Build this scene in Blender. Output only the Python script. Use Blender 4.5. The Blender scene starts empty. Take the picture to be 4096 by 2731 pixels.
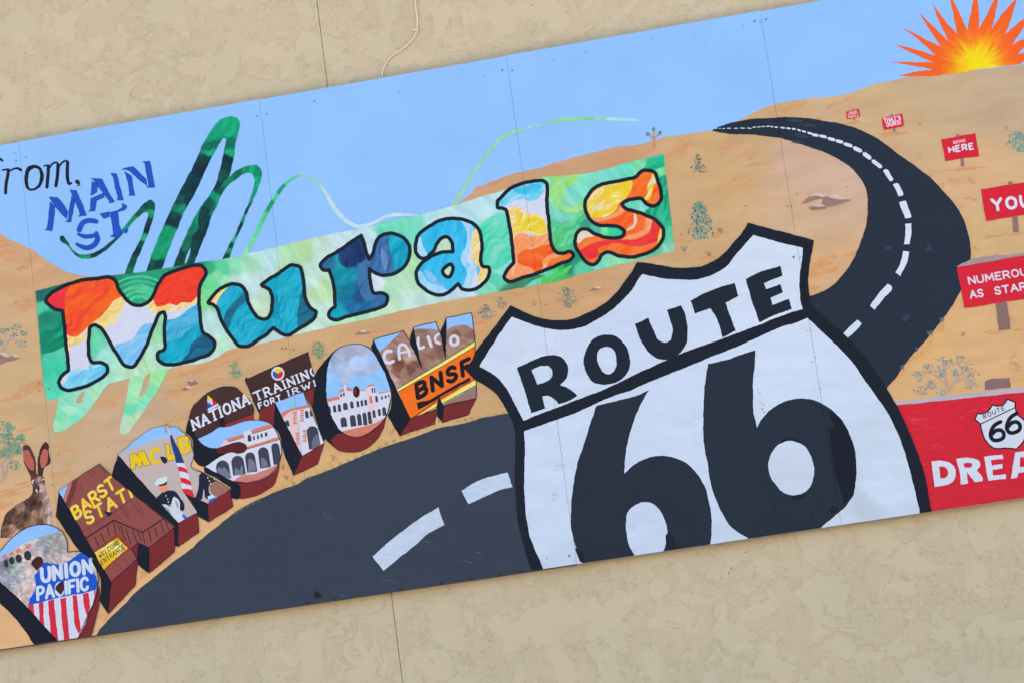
import bpy, bmesh, math, random
import numpy as np
from mathutils import Vector, Matrix
from mathutils.geometry import delaunay_2d_cdt

random.seed(7)
rng = np.random.RandomState(11)
scene = bpy.context.scene
col = scene.collection

# ---------------------------------------------------------------- camera
MZ = 2.52            # height of the mural's lower edge above the ground
FR = 0.050           # distance of the board fronts from the stucco
BW, BH = 1.2192, 2.4384
CAM = Vector((3.816, -11.301 - FR, -0.919 + MZ))
YAW, PITCH, ROLL = math.radians(-7.74), math.radians(9.90), math.radians(-7.79)
FPX = 9901.18        # focal length in pixels of the 4096 px wide photograph
fwd = Vector((math.sin(YAW) * math.cos(PITCH), math.cos(YAW) * math.cos(PITCH), math.sin(PITCH)))
rt0 = Vector((math.cos(YAW), -math.sin(YAW), 0))
up0 = rt0.cross(fwd)
rt = rt0 * math.cos(ROLL) + up0 * math.sin(ROLL)
up = up0 * math.cos(ROLL) - rt0 * math.sin(ROLL)
cam_data = bpy.data.cameras.new('camera')
cam_data.sensor_width = 36.0
cam_data.lens = 36.0 * FPX / 4096.0
cam_data.clip_start, cam_data.clip_end = 0.1, 2000
cam = bpy.data.objects.new('camera', cam_data)
col.objects.link(cam)
m = Matrix((rt, up, -fwd)).transposed().to_4x4()
m.translation = CAM
cam.matrix_world = m
scene.camera = cam

# ---------------------------------------------------------------- light
SUN_EL, SUN_AZ = math.radians(58), math.radians(25)   # the sun stands behind the wall: the mural is in open shade
world = bpy.data.worlds.new('World')
scene.world = world
world.use_nodes = True
nt = world.node_tree
nt.nodes.clear()
sky = nt.nodes.new('ShaderNodeTexSky')
sky.sky_type = 'NISHITA'
sky.sun_disc = False
sky.sun_elevation, sky.sun_rotation = SUN_EL, SUN_AZ
sky.dust_density, sky.ozone_density, sky.air_density = 1.6, 1.0, 1.0
bg = nt.nodes.new('ShaderNodeBackground')
bg.inputs['Strength'].default_value = 0.14
wo = nt.nodes.new('ShaderNodeOutputWorld')
nt.links.new(sky.outputs[0], bg.inputs[0])
nt.links.new(bg.outputs[0], wo.inputs[0])
sd = bpy.data.lights.new('sun', 'SUN')
sd.energy, sd.angle, sd.color = 4.0, math.radians(0.53), (1.0, 0.95, 0.88)
sun = bpy.data.objects.new('sun', sd)
col.objects.link(sun)
sv = Vector((math.sin(SUN_AZ) * math.cos(SUN_EL), math.cos(SUN_AZ) * math.cos(SUN_EL), math.sin(SUN_EL)))
sun.rotation_euler = sv.to_track_quat('Z', 'Y').to_euler()
sun.location = (0, 20, 30)
scene.view_settings.view_transform = 'Standard'
scene.view_settings.look = 'None'
scene.view_settings.gamma = 1
scene.view_settings.use_curve_mapping = False
scene.view_settings.exposure = 1.67
scene.cycles.max_bounces = 6
scene.cycles.diffuse_bounces = 4
scene.cycles.use_denoising = True

# ---------------------------------------------------------------- colour
# what a white surface of albedo 1 on this wall shows in this light (linear), measured: turns a wanted tone into a paint's own colour
ILLUM = np.array([0.896,1.059,1.3125])
def lin(c):
    c = np.asarray(c, float) / 255.0
    return np.where(c <= 0.04045, c / 12.92, ((c + 0.055) / 1.055) ** 2.4)
def paint(c):
    return np.clip((lin(c) - 0.005) / ILLUM, 0.002, 0.93)

# ---------------------------------------------------------------- pixel of the photograph -> point on the wall
def at(px, py, y):
    d = fwd * FPX + rt * (px - 2048.0) + up * (1365.5 - py)
    t = (y - CAM.y) / d.y
    p = CAM + d * t
    return p.x, p.z
CROPS = {'A': (0, 400, 1.96), 'B': (0, 1100, 1.96), 'C': (0, 1900, 1.96), 'D': (1000, 500, 1.96), 'E': (700, 1200, 1.96),
         'F': (1800, 1700, 1.96), 'G': (1800, 800, 1.96), 'H': (2700, 300, 1.96), 'I': (2700, 1000, 1.96),
         'J': (2896, 1500, 1.96), 'K': (2896, 0, 1.96), 'L': (2896, 700, 1.96), 'M': (2300, 0, 1.96), 'N': (1100, 0, 1.96),
         'O': (1800, 1300, 1.96), 'P': (0, 1650, 3.136), 'Q': (1900, 500, 2.61333), 'R': (0, 0, 1.96), 'S': (1200, 1900, 1.96),
         'T': (0, 2150, 5.22667), 'U': (450, 1650, 5.22667), 'V': (700, 1500, 5.22667), 'W': (1250, 1400, 5.22667), 'Z': (0, 0, 1.0)}
def pts(s):
    """'B 12,34 56,78* D 9,10' -> (points in photograph pixels, corner flags)"""
    k, out, fl = 'Z', [], []
    for t in s.replace('|', ' ').split():
        if t in CROPS:
            k = t
            continue
        c = t.endswith('*')
        x, y = t.rstrip('*').split(',')
        o = CROPS[k]
        out.append((float(x) / o[2] + o[0], float(y) / o[2] + o[1]))
        fl.append(c)
    return out, fl
def P1(s):
    return pts(s)[0][0]
def smooth(P, F, closed=True, n=6):
    """Catmull-Rom through the points, sharp at the flagged ones"""
    N = len(P)
    if N < 3:
        return list(P)
    out = []
    for i in range(N if closed else N - 1):
        j = (i + 1) % N
        p1, p2 = np.array(P[i]), np.array(P[j])
        out.append(tuple(p1))
        if F[i] and F[j]:
            continue
        a = P[(i - 1) % N] if (closed or i > 0) else P[i]
        b = P[(j + 1) % N] if (closed or j < N - 1) else P[j]
        L = np.linalg.norm(p2 - p1)
        def tan(q0, q1, q2):
            q0, q1, q2 = map(np.array, (q0, q1, q2))
            l0, l1 = np.linalg.norm(q1 - q0) + 1e-6, np.linalg.norm(q2 - q1) + 1e-6
            v = (q1 - q0) / l0 * l1 + (q2 - q1) / l1 * l0
            return v / (l0 + l1) * L
        t1 = (p2 - p1) if F[i] else tan(a, p1, p2)
        t2 = (p2 - p1) if F[j] else tan(p1, p2, b)
        for k in range(1, n):
            t = k / n
            h00, h10 = 2 * t**3 - 3 * t**2 + 1, t**3 - 2 * t**2 + t
            h01, h11 = -2 * t**3 + 3 * t**2, t**3 - t**2
            out.append(tuple(h00 * p1 + h10 * t1 + h01 * p2 + h11 * t2))
    if not closed:
        out.append(tuple(P[-1]))
    return out
def wob(P):
    # the unsteady hand: a wander that depends only on the place, so neighbouring coats still meet
    out = []
    for x, y in P:
        dx = 1.1 * math.sin(x / 11.0 + 2.1 * math.sin(y / 17.0)) + .6 * math.sin(y / 4.3 + x / 6.1)
        dy = 1.1 * math.sin(y / 12.0 + 1.7 * math.sin(x / 19.0) + 1) + .6 * math.sin(x / 4.7 - y / 5.9)
        out.append((x + dx * .8, y + dy * .8))
    return out
def shape(s, n=6):
    P, F = pts(s)
    Q = smooth(P, F, True, n)
    if max(abs(a[0] - Q[0][0]) + abs(a[1] - Q[0][1]) for a in Q) > 90:      # long edges get points to wander on
        R = []
        for a, b in zip(Q, Q[1:] + Q[:1]):
            k = int(math.hypot(b[0] - a[0], b[1] - a[1]) // 9) + 1
            R += [(a[0] + (b[0] - a[0]) * i / k, a[1] + (b[1] - a[1]) * i / k) for i in range(min(k, 120))]
        Q = wob(R)
    return Q
def line(s, n=6):
    return smooth(*pts(s), False, n)
def disc(c, r, r2=None, rot=0.0, n=14):
    r2 = r if r2 is None else r2
    ca, sa = math.cos(rot), math.sin(rot)
    return [(c[0] + r * math.cos(a) * ca - r2 * math.sin(a) * sa, c[1] + r * math.cos(a) * sa + r2 * math.sin(a) * ca)
            for a in (2 * math.pi * k / n for k in range(n))]
def stroke(P, w, closed=False, caps=True):
    """a brush line as rectangles and joint discs; w a number or one width per point"""
    N = len(P)
    W = [w] * N if np.isscalar(w) else list(np.interp(np.linspace(0, 1, N), np.linspace(0, 1, len(w)), w))
    out = []
    for i in range(N if closed else N - 1):
        j = (i + 1) % N
        a, b = np.array(P[i]), np.array(P[j])
        d = b - a
        l = np.linalg.norm(d)
        if l < 1e-4:
            continue
        nn = np.array((-d[1], d[0])) / l / 2
        out.append([tuple(a + nn * W[i]), tuple(b + nn * W[j]), tuple(b - nn * W[j]), tuple(a - nn * W[i])])
    for i in range(N):
        if (i in (0, N - 1)) and not closed and not caps:
            continue
        out.append(disc(P[i], W[i] / 2, n=10 if W[i] > 9 else 6, rot=.3))
    return out

# ---------------------------------------------------------------- painterly colour fields
_lat = rng.rand(64, 64)
def vnoise(x, y):
    xi, yi = np.floor(x).astype(int), np.floor(y).astype(int)
    fx, fy = x - xi, y - yi
    fx, fy = fx * fx * (3 - 2 * fx), fy * fy * (3 - 2 * fy)
    g = lambda a, b: _lat[a % 64, b % 64]
    return (g(xi, yi) * (1 - fx) + g(xi + 1, yi) * fx) * (1 - fy) + (g(xi, yi + 1) * (1 - fx) + g(xi + 1, yi + 1) * fx) * fy
def wash(cols, tilt=.8, flow=(.012, .09), bend=10):
    cols = np.array(cols, float)
    def f(Q):
        x, y = Q[:, 0], Q[:, 1]
        u, v = x * math.cos(tilt) - y * math.sin(tilt), x * math.sin(tilt) + y * math.cos(tilt)
        v = v + bend * np.sin(u / 34.0 + 1.2 * np.sin(v / 41.0)) + bend * .5 * np.sin(u / 13.0)
        s = vnoise(u * flow[0] + 9, v * flow[1] + 3) * .55 + vnoise(u * flow[0] * 2.3 + 1, v * flow[1] * 2.2) * .3 + vnoise(u * .05, v * flow[1] * 4) * .15
        s = np.clip((s - .22) / .56, 0, 1) * (len(cols) - 1)
        return np.stack([np.interp(s, np.arange(len(cols)), cols[:, i]) for i in range(3)], 1)
    return f
def field(seeds, drag=.35, warp=10, power=5, streak=0.10, flow=(0.02, 0.11), tilt=-0.5, wl=38.0):
    """colours spread from hand-placed dabs, drawn out into swirls; seeds 'B x,y=r,g,b ...'"""
    S, Cc, k = [], [], 'Z'
    for t in seeds.split():
        if t in CROPS:
            k = t
            continue
        a, c = t.split('=')
        x, y = a.split(',')
        o = CROPS[k]
        S.append((float(x) / o[2] + o[0], float(y) / o[2] + o[1]))
        Cc.append([float(v) for v in c.split(',')])
    S, Cc = np.array(S), np.array(Cc)
    def f(Q):
        x, y = Q[:, 0], Q[:, 1]
        wx = x + warp * (np.sin(y / wl + 1.3 * np.sin(x / (wl * 1.6))) + .6 * np.sin(x / (wl * .55) + y / (wl * .8)))
        wy = y + warp * (np.sin(x / (wl * .9) + 1.1 * np.sin(y / (wl * 1.5)) + 2) + .6 * np.sin(y / (wl * .5) - x / (wl * .7)))
        # brush drag: ragged along the stroke direction, so colours slide into each other as thin tongues
        ct, st_ = math.cos(tilt), math.sin(tilt)
        vv = x * st_ + y * ct
        uu = x * ct - y * st_
        drg = ((vnoise(vv * .16 + 7, uu * .012) - .5) * warp * 2.0 + (vnoise(vv * .4 + 3, uu * .03) - .5) * warp * 1.0) * drag
        wx, wy = wx + drg * ct, wy - drg * st_
        out = np.zeros((len(Q), 3))
        for i in range(0, len(Q), 20000):
            d = (wx[i:i+20000, None] - S[None, :, 0]) ** 2 + (wy[i:i+20000, None] - S[None, :, 1]) ** 2
            w = 1.0 / (d + 30) ** power
            w /= w.sum(1, keepdims=True)
            out[i:i+20000] = w @ Cc
        u, v = x * math.cos(tilt) - y * math.sin(tilt), x * math.sin(tilt) + y * math.cos(tilt)
        u = u + 9 * np.sin(v / 31.0) + (wx - x); v = v + 9 * np.sin(u / 37.0) + (wy - y)
        s = vnoise(u * flow[0] + 5, v * flow[1] + 3) * .6 + vnoise(u * flow[0] * 2.1, v * flow[1] * 2.3) * .4
        s = (s - .5) * 2
        L = out.mean(1, keepdims=True)
        out = out + s[:, None] * streak * (60 + .6 * L)
        return np.clip(out, 12, 250)
    return f

# ---------------------------------------------------------------- materials
def nodes(name):
    m = bpy.data.materials.new(name)
    m.use_nodes = True
    n = m.node_tree.nodes
    b = n['Principled BSDF']
    return m, m.node_tree, b
def N(t, k, **kw):
    n = t.nodes.new(k)
    for a, v in kw.items():
        if a in n.inputs:
            n.inputs[a].default_value = v
        else:
            setattr(n, a, v)
    return n
def mixc(t, a, b, f, mode='MIX'):
    n = t.nodes.new('ShaderNodeMix')
    n.data_type = 'RGBA'
    n.blend_type = mode
    for s, v in ((0, f), (6, a), (7, b)):
        if hasattr(v, 'is_linked') or hasattr(v, 'links'):
            t.links.new(v, n.inputs[s])
        else:
            n.inputs[s].default_value = v
    return n.outputs[2]
def ramp(t, src, stops):
    n = t.nodes.new('ShaderNodeValToRGB')
    e = n.color_ramp.elements
    while len(e) < len(stops):
        e.new(0.5)
    for k, (p, c) in enumerate(stops):
        e[k].position = p
        e[k].color = c if len(c) == 4 else (*c, 1)
    t.links.new(src, n.inputs[0])
    return n.outputs[0]
def paint_material(name, var=0.06, rough=0.55, fine=0.05, stretch=(9, 9, 34), rot=0.25):
    m, t, b = nodes(name)
    a = N(t, 'ShaderNodeAttribute', attribute_name='paint')
    tc = N(t, 'ShaderNodeTexCoord')
    mp = N(t, 'ShaderNodeMapping')
    mp.inputs['Scale'].default_value = stretch
    mp.inputs['Rotation'].default_value = (0, rot, 0)
    t.links.new(tc.outputs['Object'], mp.inputs[0])
    n1 = N(t, 'ShaderNodeTexNoise', Scale=1.0, Detail=5.0, Roughness=0.6, Distortion=0.6)
    t.links.new(mp.outputs[0], n1.inputs['Vector'])
    n2 = N(t, 'ShaderNodeTexNoise', Scale=160.0, Detail=2.0)
    t.links.new(tc.outputs['Object'], n2.inputs['Vector'])
    n3 = N(t, 'ShaderNodeTexNoise', Scale=1.7, Detail=3.0)
    t.links.new(tc.outputs['Object'], n3.inputs['Vector'])
    r1 = ramp(t, n1.outputs[0], [(0.25, (1 - var,) * 3), (0.75, (1 + var,) * 3)])
    r2 = ramp(t, n2.outputs[0], [(0.3, (1 - fine,) * 3), (0.7, (1 + fine,) * 3)])
    r3 = ramp(t, n3.outputs[0], [(0.3, (1 - var * .6,) * 3), (0.7, (1 + var * .6,) * 3)])
    c = mixc(t, a.outputs['Color'], r1, 1.0, 'MULTIPLY')
    c = mixc(t, c, r2, 1.0, 'MULTIPLY')
    c = mixc(t, c, r3, 1.0, 'MULTIPLY')
    t.links.new(c, b.inputs['Base Color'])
    b.inputs['Roughness'].default_value = rough
    b.inputs['Specular IOR Level'].default_value = 0.15
    bp = N(t, 'ShaderNodeBump', Strength=0.25, Distance=0.002)
    t.links.new(n1.outputs[0], bp.inputs['Height'])
    t.links.new(bp.outputs[0], b.inputs['Normal'])
    return m
M_FLAT = paint_material('flat_paint', 0.035, 0.6, 0.04)
M_WHITE = paint_material('white_paint', 0.02, 0.5, 0.015)
M_BRUSH = paint_material('brushed_paint', 0.10, 0.55, 0.06, (14, 14, 60), 0.9)
M_ROAD = paint_material('asphalt_grey_paint', 0.07, 0.55, 0.10, (4, 4, 22), -.15)
M_DARK = paint_material('dark_paint', 0.14, 0.5, 0.16)
M_DESERT = paint_material('desert_paint', 0.028, 0.65, 0.03, (5, 5, 14), -0.2)

# ---------------------------------------------------------------- object helpers
def link(o, parent=None):
    col.objects.link(o)
    if parent is not None:
        o.parent = parent
    return o
def tag(o, label=None, cat=None, group=None, kind=None):
    if label: o['label'] = label
    if cat: o['category'] = cat
    if group: o['group'] = group
    if kind: o['kind'] = kind
    return o
def empty(name, loc=(0, 0, 0)):
    o = bpy.data.objects.new(name, None)
    o.empty_display_size = 0.1
    o.location = loc
    return link(o)
def box_bm(bm, x0, x1, y0, y1, z0, z1):
    v = [bm.verts.new(p) for p in ((x0, y0, z0), (x1, y0, z0), (x1, y1, z0), (x0, y1, z0), (x0, y0, z1), (x1, y0, z1), (x1, y1, z1), (x0, y1, z1))]
    for f in ((0, 1, 5, 4), (1, 2, 6, 5), (2, 3, 7, 6), (3, 0, 4, 7), (4, 5, 6, 7), (3, 2, 1, 0)):
        bm.faces.new([v[i] for i in f])
def obj(name, bm, mat, parent=None, bevel=0):
    if bevel:
        bmesh.ops.bevel(bm, geom=list(bm.edges), offset=bevel, segments=2, affect='EDGES')
    bmesh.ops.recalc_face_normals(bm, faces=bm.faces)
    me = bpy.data.meshes.new(name)
    bm.to_mesh(me)
    bm.free()
    me.materials.append(mat)
    return link(bpy.data.objects.new(name, me), parent)

SEAMS = [k * BW for k in range(-1, 5)]
GAP = 0.0006
placed = []          # (x0, x1, z0, z1, level): a sheet lies one coat above whatever it overlaps
COAT = 0.00012
STUFF = {'plank_line', 'awning_line', 'brickwork', 'lettering', 'brush_mark'}
Y_PAINT = -FR - 0.0004
MURAL = None
def sheet(name, polys, color, parent=None, holes=(), clip=None, grid=0, mat=None, label=None, seams=True, micro=False, strip=0):
    """a coat of paint of the given outline(s), in photograph pixels, laid on the boards as real geometry"""
    if strip:        # one closed brush line as a connected strip
        V, F, b = [], [], 0
        for path in polys:
            Pn = [path[0]]
            for q in path[1:]:
                if math.hypot(q[0] - Pn[-1][0], q[1] - Pn[-1][1]) > .8: Pn.append(q)
            if math.hypot(Pn[0][0] - Pn[-1][0], Pn[0][1] - Pn[-1][1]) < .8: Pn.pop()
            n_ = len(Pn)
            for i in range(n_):
                a, c, e = (np.array(Pn[(i + k) % n_]) for k in (-1, 0, 1))
                d1, d2 = (c - a) / np.linalg.norm(c - a), (e - c) / np.linalg.norm(e - c)
                t_ = d1 + d2
                t_ = t_ / (np.linalg.norm(t_) + 1e-6)
                mn = np.array((-t_[1], t_[0])) * strip / 2 / max(.45, float(t_ @ d1))
                V += [tuple(c + mn), tuple(c - mn)]
            F += [[b + 2 * i, b + 2 * ((i + 1) % n_), b + 2 * ((i + 1) % n_) + 1, b + 2 * i + 1] for i in range(n_)]
            b = len(V)
        P2 = np.array(V)
        if clip is not None:
            pass
        dy = np.zeros(len(P2))
        C = np.tile(paint(color), (len(P2), 1))
    elif micro:        # many small dabs: no union, each a hair above the last
        V, F, Cv = [], [], []
        for k, p in enumerate(polys):
            c = paint(color[k] if isinstance(color, list) else color)
            b = len(V)
            V += [(q[0], q[1], (k * 37 % 61) * 0.000004) for q in p]
            F.append(list(range(b, b + len(p))))
            Cv += [c] * len(p)
        P2 = np.array([v[:2] for v in V])
        dy = np.array([v[2] for v in V])
        C = np.array(Cv)
    else:
        V, F = [], []
        def add(p):
            b = len(V)
            q_ = [p[0]]
            for q in p[1:]:
                if abs(q[0] - q_[-1][0]) + abs(q[1] - q_[-1][1]) > 1e-3: q_.append(q)
            if sum(a[0] * c[1] - c[0] * a[1] for a, c in zip(q_, q_[1:] + q_[:1])) < 0: q_.reverse()
            V.extend(Vector((q[0], q[1])) for q in q_)
            F.append(list(range(b, b + len(q_))))
        for p in polys: add(p)
        nh = len(F)
        for p in holes: add(p)
        nc = len(F)
        if clip is not None: add(clip)
        if grid:
            A = np.array([q for p in polys for q in p])
            for x in np.arange(A[:, 0].min(), A[:, 0].max(), grid):
                for y in np.arange(A[:, 1].min(), A[:, 1].max(), grid):
                    V.append(Vector((x + ((y / grid) % 2) * grid * .5, y)))
        vo, _, fo, _, _, fi = delaunay_2d_cdt(V, [], F, 0, 1e-4, True)
        keep = []
        for f, ids in zip(fo, fi):
            ids = set(ids)
            if not any(i < nh for i in ids): continue
            if any(nh <= i < nc for i in ids): continue
            if clip is not None and nc not in ids: continue
            keep.append(list(f))
        if not keep:
            return None
        used = sorted({i for f in keep for i in f})
        mp = {i: k for k, i in enumerate(used)}
        F = [[mp[i] for i in f] for f in keep]
        P2 = np.array([(vo[i].x, vo[i].y) for i in used])
        dy = np.zeros(len(P2))
        C = paint(color(P2)) if callable(color) else np.tile(paint(color), (len(P2), 1))
    XZ = np.array([at(x, y, Y_PAINT) for x, y in P2])
    x0, z0 = XZ.min(0)
    x1, z1 = XZ.max(0)
    lev = 1
    for a in placed:
        if a[0] < x1 and a[1] > x0 and a[2] < z1 and a[3] > z0:
            lev = max(lev, a[4] + 1)
    placed.append((x0, x1, z0, z1, lev + (2 if micro else 0)))
    yy = Y_PAINT - lev * COAT
    bm = bmesh.new()
    L = bm.verts.layers.float_color.new('paint')
    bv = []
    for (x, z), d, c in zip(XZ, dy, C):
        v = bm.verts.new((x, yy - d, z))
        v[L] = (c[0], c[1], c[2], 1)
        bv.append(v)
    for f in F:
        if len(set(f)) > 2:
            try:
                bm.faces.new([bv[i] for i in f])
            except ValueError:
                pass
    def cut(co, no):
        g = list(bm.verts) + list(bm.edges) + list(bm.faces)
        bmesh.ops.bisect_plane(bm, geom=g, dist=1e-7, plane_co=co, plane_no=no, clear_outer=True)
    if z0 < MZ + .0001: cut((0, 0, MZ + .0001), (0, 0, -1))
    if z1 > MZ + BH - .001: cut((0, 0, MZ + BH - .001), (0, 0, 1))
    for s in SEAMS if seams else ():
        if x0 < s - GAP and x1 > s + GAP:
            g = list(bm.verts) + list(bm.edges) + list(bm.faces)
            bmesh.ops.bisect_plane(bm, geom=g, dist=1e-7, plane_co=(s - GAP, 0, 0), plane_no=(1, 0, 0))
            g = list(bm.verts) + list(bm.edges) + list(bm.faces)
            bmesh.ops.bisect_plane(bm, geom=g, dist=1e-7, plane_co=(s + GAP, 0, 0), plane_no=(1, 0, 0))
            dead = [f for f in bm.faces if abs(f.calc_center_median().x - s) < GAP * .98]
            bmesh.ops.delete(bm, geom=dead, context='FACES')
    for f in bm.faces:
        f.normal_update()
        if f.normal.y > 0:
            f.normal_flip()
    if not bm.faces:
        bm.free()
        return None
    me = bpy.data.meshes.new(name)
    bm.to_mesh(me)
    bm.free()
    me.materials.append(mat or M_FLAT)
    o = link(bpy.data.objects.new(name, me), parent if parent is not None else MURAL)
    if micro or name in STUFF: o['kind'] = 'stuff'
    if label: o['label'] = label
    return o

# ---------------------------------------------------------------- hand-lettering strokes
G = {
 'A': (.82, [[(0, 0), (.41, 1), (.82, 0)], [(.17, .36), (.65, .36)]]),
 'B': (.68, [[(0, 0), (0, 1), (.42, 1), (.6, .9), (.6, .66), (.42, .53), (0, .53)], [(.42, .53), (.66, .42), (.66, .12), (.45, 0), (0, 0)]]),
 'C': (.72, [[(.7, .78), (.58, .96), (.35, 1), (.1, .85), (0, .5), (.1, .15), (.35, 0), (.58, .05), (.7, .22)]]),
 'D': (.72, [[(0, 0), (0, 1), (.35, 1), (.62, .85), (.72, .5), (.62, .15), (.35, 0), (0, 0)]]),
 'E': (.62, [[(.62, 1), (0, 1), (0, 0), (.62, 0)], [(0, .52), (.5, .52)]]),
 'F': (.6, [[(.6, 1), (0, 1), (0, 0)], [(0, .52), (.46, .52)]]),
 'G': (.75, [[(.7, .8), (.55, .97), (.35, 1), (.1, .85), (0, .5), (.1, .15), (.35, 0), (.6, .05), (.72, .2), (.72, .45), (.42, .45)]]),
 'H': (.7, [[(0, 0), (0, 1)], [(.7, 0), (.7, 1)], [(0, .5), (.7, .5)]]),
 'I': (.12, [[(.06, 0), (.06, 1)]]),
 'L': (.58, [[(0, 1), (0, 0), (.58, 0)]]),
 'M': (.9, [[(0, 0), (.06, 1), (.45, .25), (.84, 1), (.9, 0)]]),
 'N': (.72, [[(0, 0), (0, 1), (.72, 0), (.72, 1)]]),
 'O': (.78, [[(.39, 1), (.12, .87), (0, .5), (.12, .13), (.39, 0), (.66, .13), (.78, .5), (.66, .87), (.39, 1)]]),
 'P': (.64, [[(0, 0), (0, 1), (.42, 1), (.62, .88), (.62, .6), (.42, .46), (0, .46)]]),
 'R': (.7, [[(0, 0), (0, 1), (.42, 1), (.62, .88), (.62, .62), (.42, .48), (0, .48)], [(.34, .48), (.7, 0)]]),
 'S': (.64, [[(.6, .84), (.45, .98), (.2, .98), (.03, .82), (.06, .62), (.32, .5), (.58, .38), (.62, .16), (.45, .02), (.18, .02), (0, .17)]]),
 'T': (.72, [[(0, 1), (.72, 1)], [(.36, 1), (.36, 0)]]),
 'U': (.7, [[(0, 1), (0, .3), (.12, .06), (.35, 0), (.58, .06), (.7, .3), (.7, 1)]]),
 'W': (1.0, [[(0, 1), (.25, 0), (.5, .75), (.75, 0), (1, 1)]]),
 'Y': (.74, [[(0, 1), (.37, .5), (.74, 1)], [(.37, .5), (.37, 0)]]),
 '6': (.64, [[(.58, .95), (.3, .85), (.08, .55), (.02, .3), (.12, .06), (.34, 0), (.56, .08), (.62, .3), (.52, .5), (.3, .54), (.08, .38)]]),
 "'": (.1, [[(.05, 1), (.05, .74)]]),
 '!': (.12, [[(.06, 1), (.06, .34)], [(.06, .06), (.06, .0)]]),
}
def word(text, p0, p1, h, w, color, parent, gap=.34, split=True, clip=None, serif=False, caps=True, mat=None, skip='', jitter=0.0, name='letter'):
    """paint a word: baseline from p0 to p1, h = vector of the letters' height, w = stroke width (photograph pixels)"""
    p0, p1, h = np.array(p0, float), np.array(p1, float), np.array(h, float)
    tot = sum(.45 if c == ' ' else G[c][0] + gap for c in text) - gap
    d = (p1 - p0) / tot
    x, allp = 0.0, []
    for c in text:
        if c == ' ':
            x += .45
            continue
        gw, st = G[c]
        j = np.array((random.uniform(-1, 1), random.uniform(-1, 1))) * jitter
        if c not in skip:
            polys = []
            for s in st:
                q = [tuple(p0 + j + d * (x + a) + h * b) for a, b in s]
                if len(q) > 4 and c not in 'NMW':
                    sharp = [abs(a) < .01 and b in (0, 1, .53, .46, .48) for a, b in s]
                    q = smooth(q, sharp, False, 3)
                polys += stroke(q, w, caps=caps)
                if serif:
                    for e in (s[0], s[-1]):
                        if e[1] in (0, 1):
                            e0 = p0 + j + d * (x + e[0]) + h * e[1]
                            dd = d / np.linalg.norm(d) * w * .95
                            polys += stroke([tuple(e0 - dd), tuple(e0 + dd)], w * .6, caps=False)
            if split:
                sheet(name, polys, color, parent, clip=clip, mat=mat)
            else:
                allp += polys
        x += gw + gap
    if allp:
        sheet(name if name != 'letter' else 'lettering', allp, color, parent, clip=clip, mat=mat)

def each(name, polys, color, parent=None, **k):
    for p in polys:
        o = sheet(name, [p], color, parent, **k)
    return o

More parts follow.
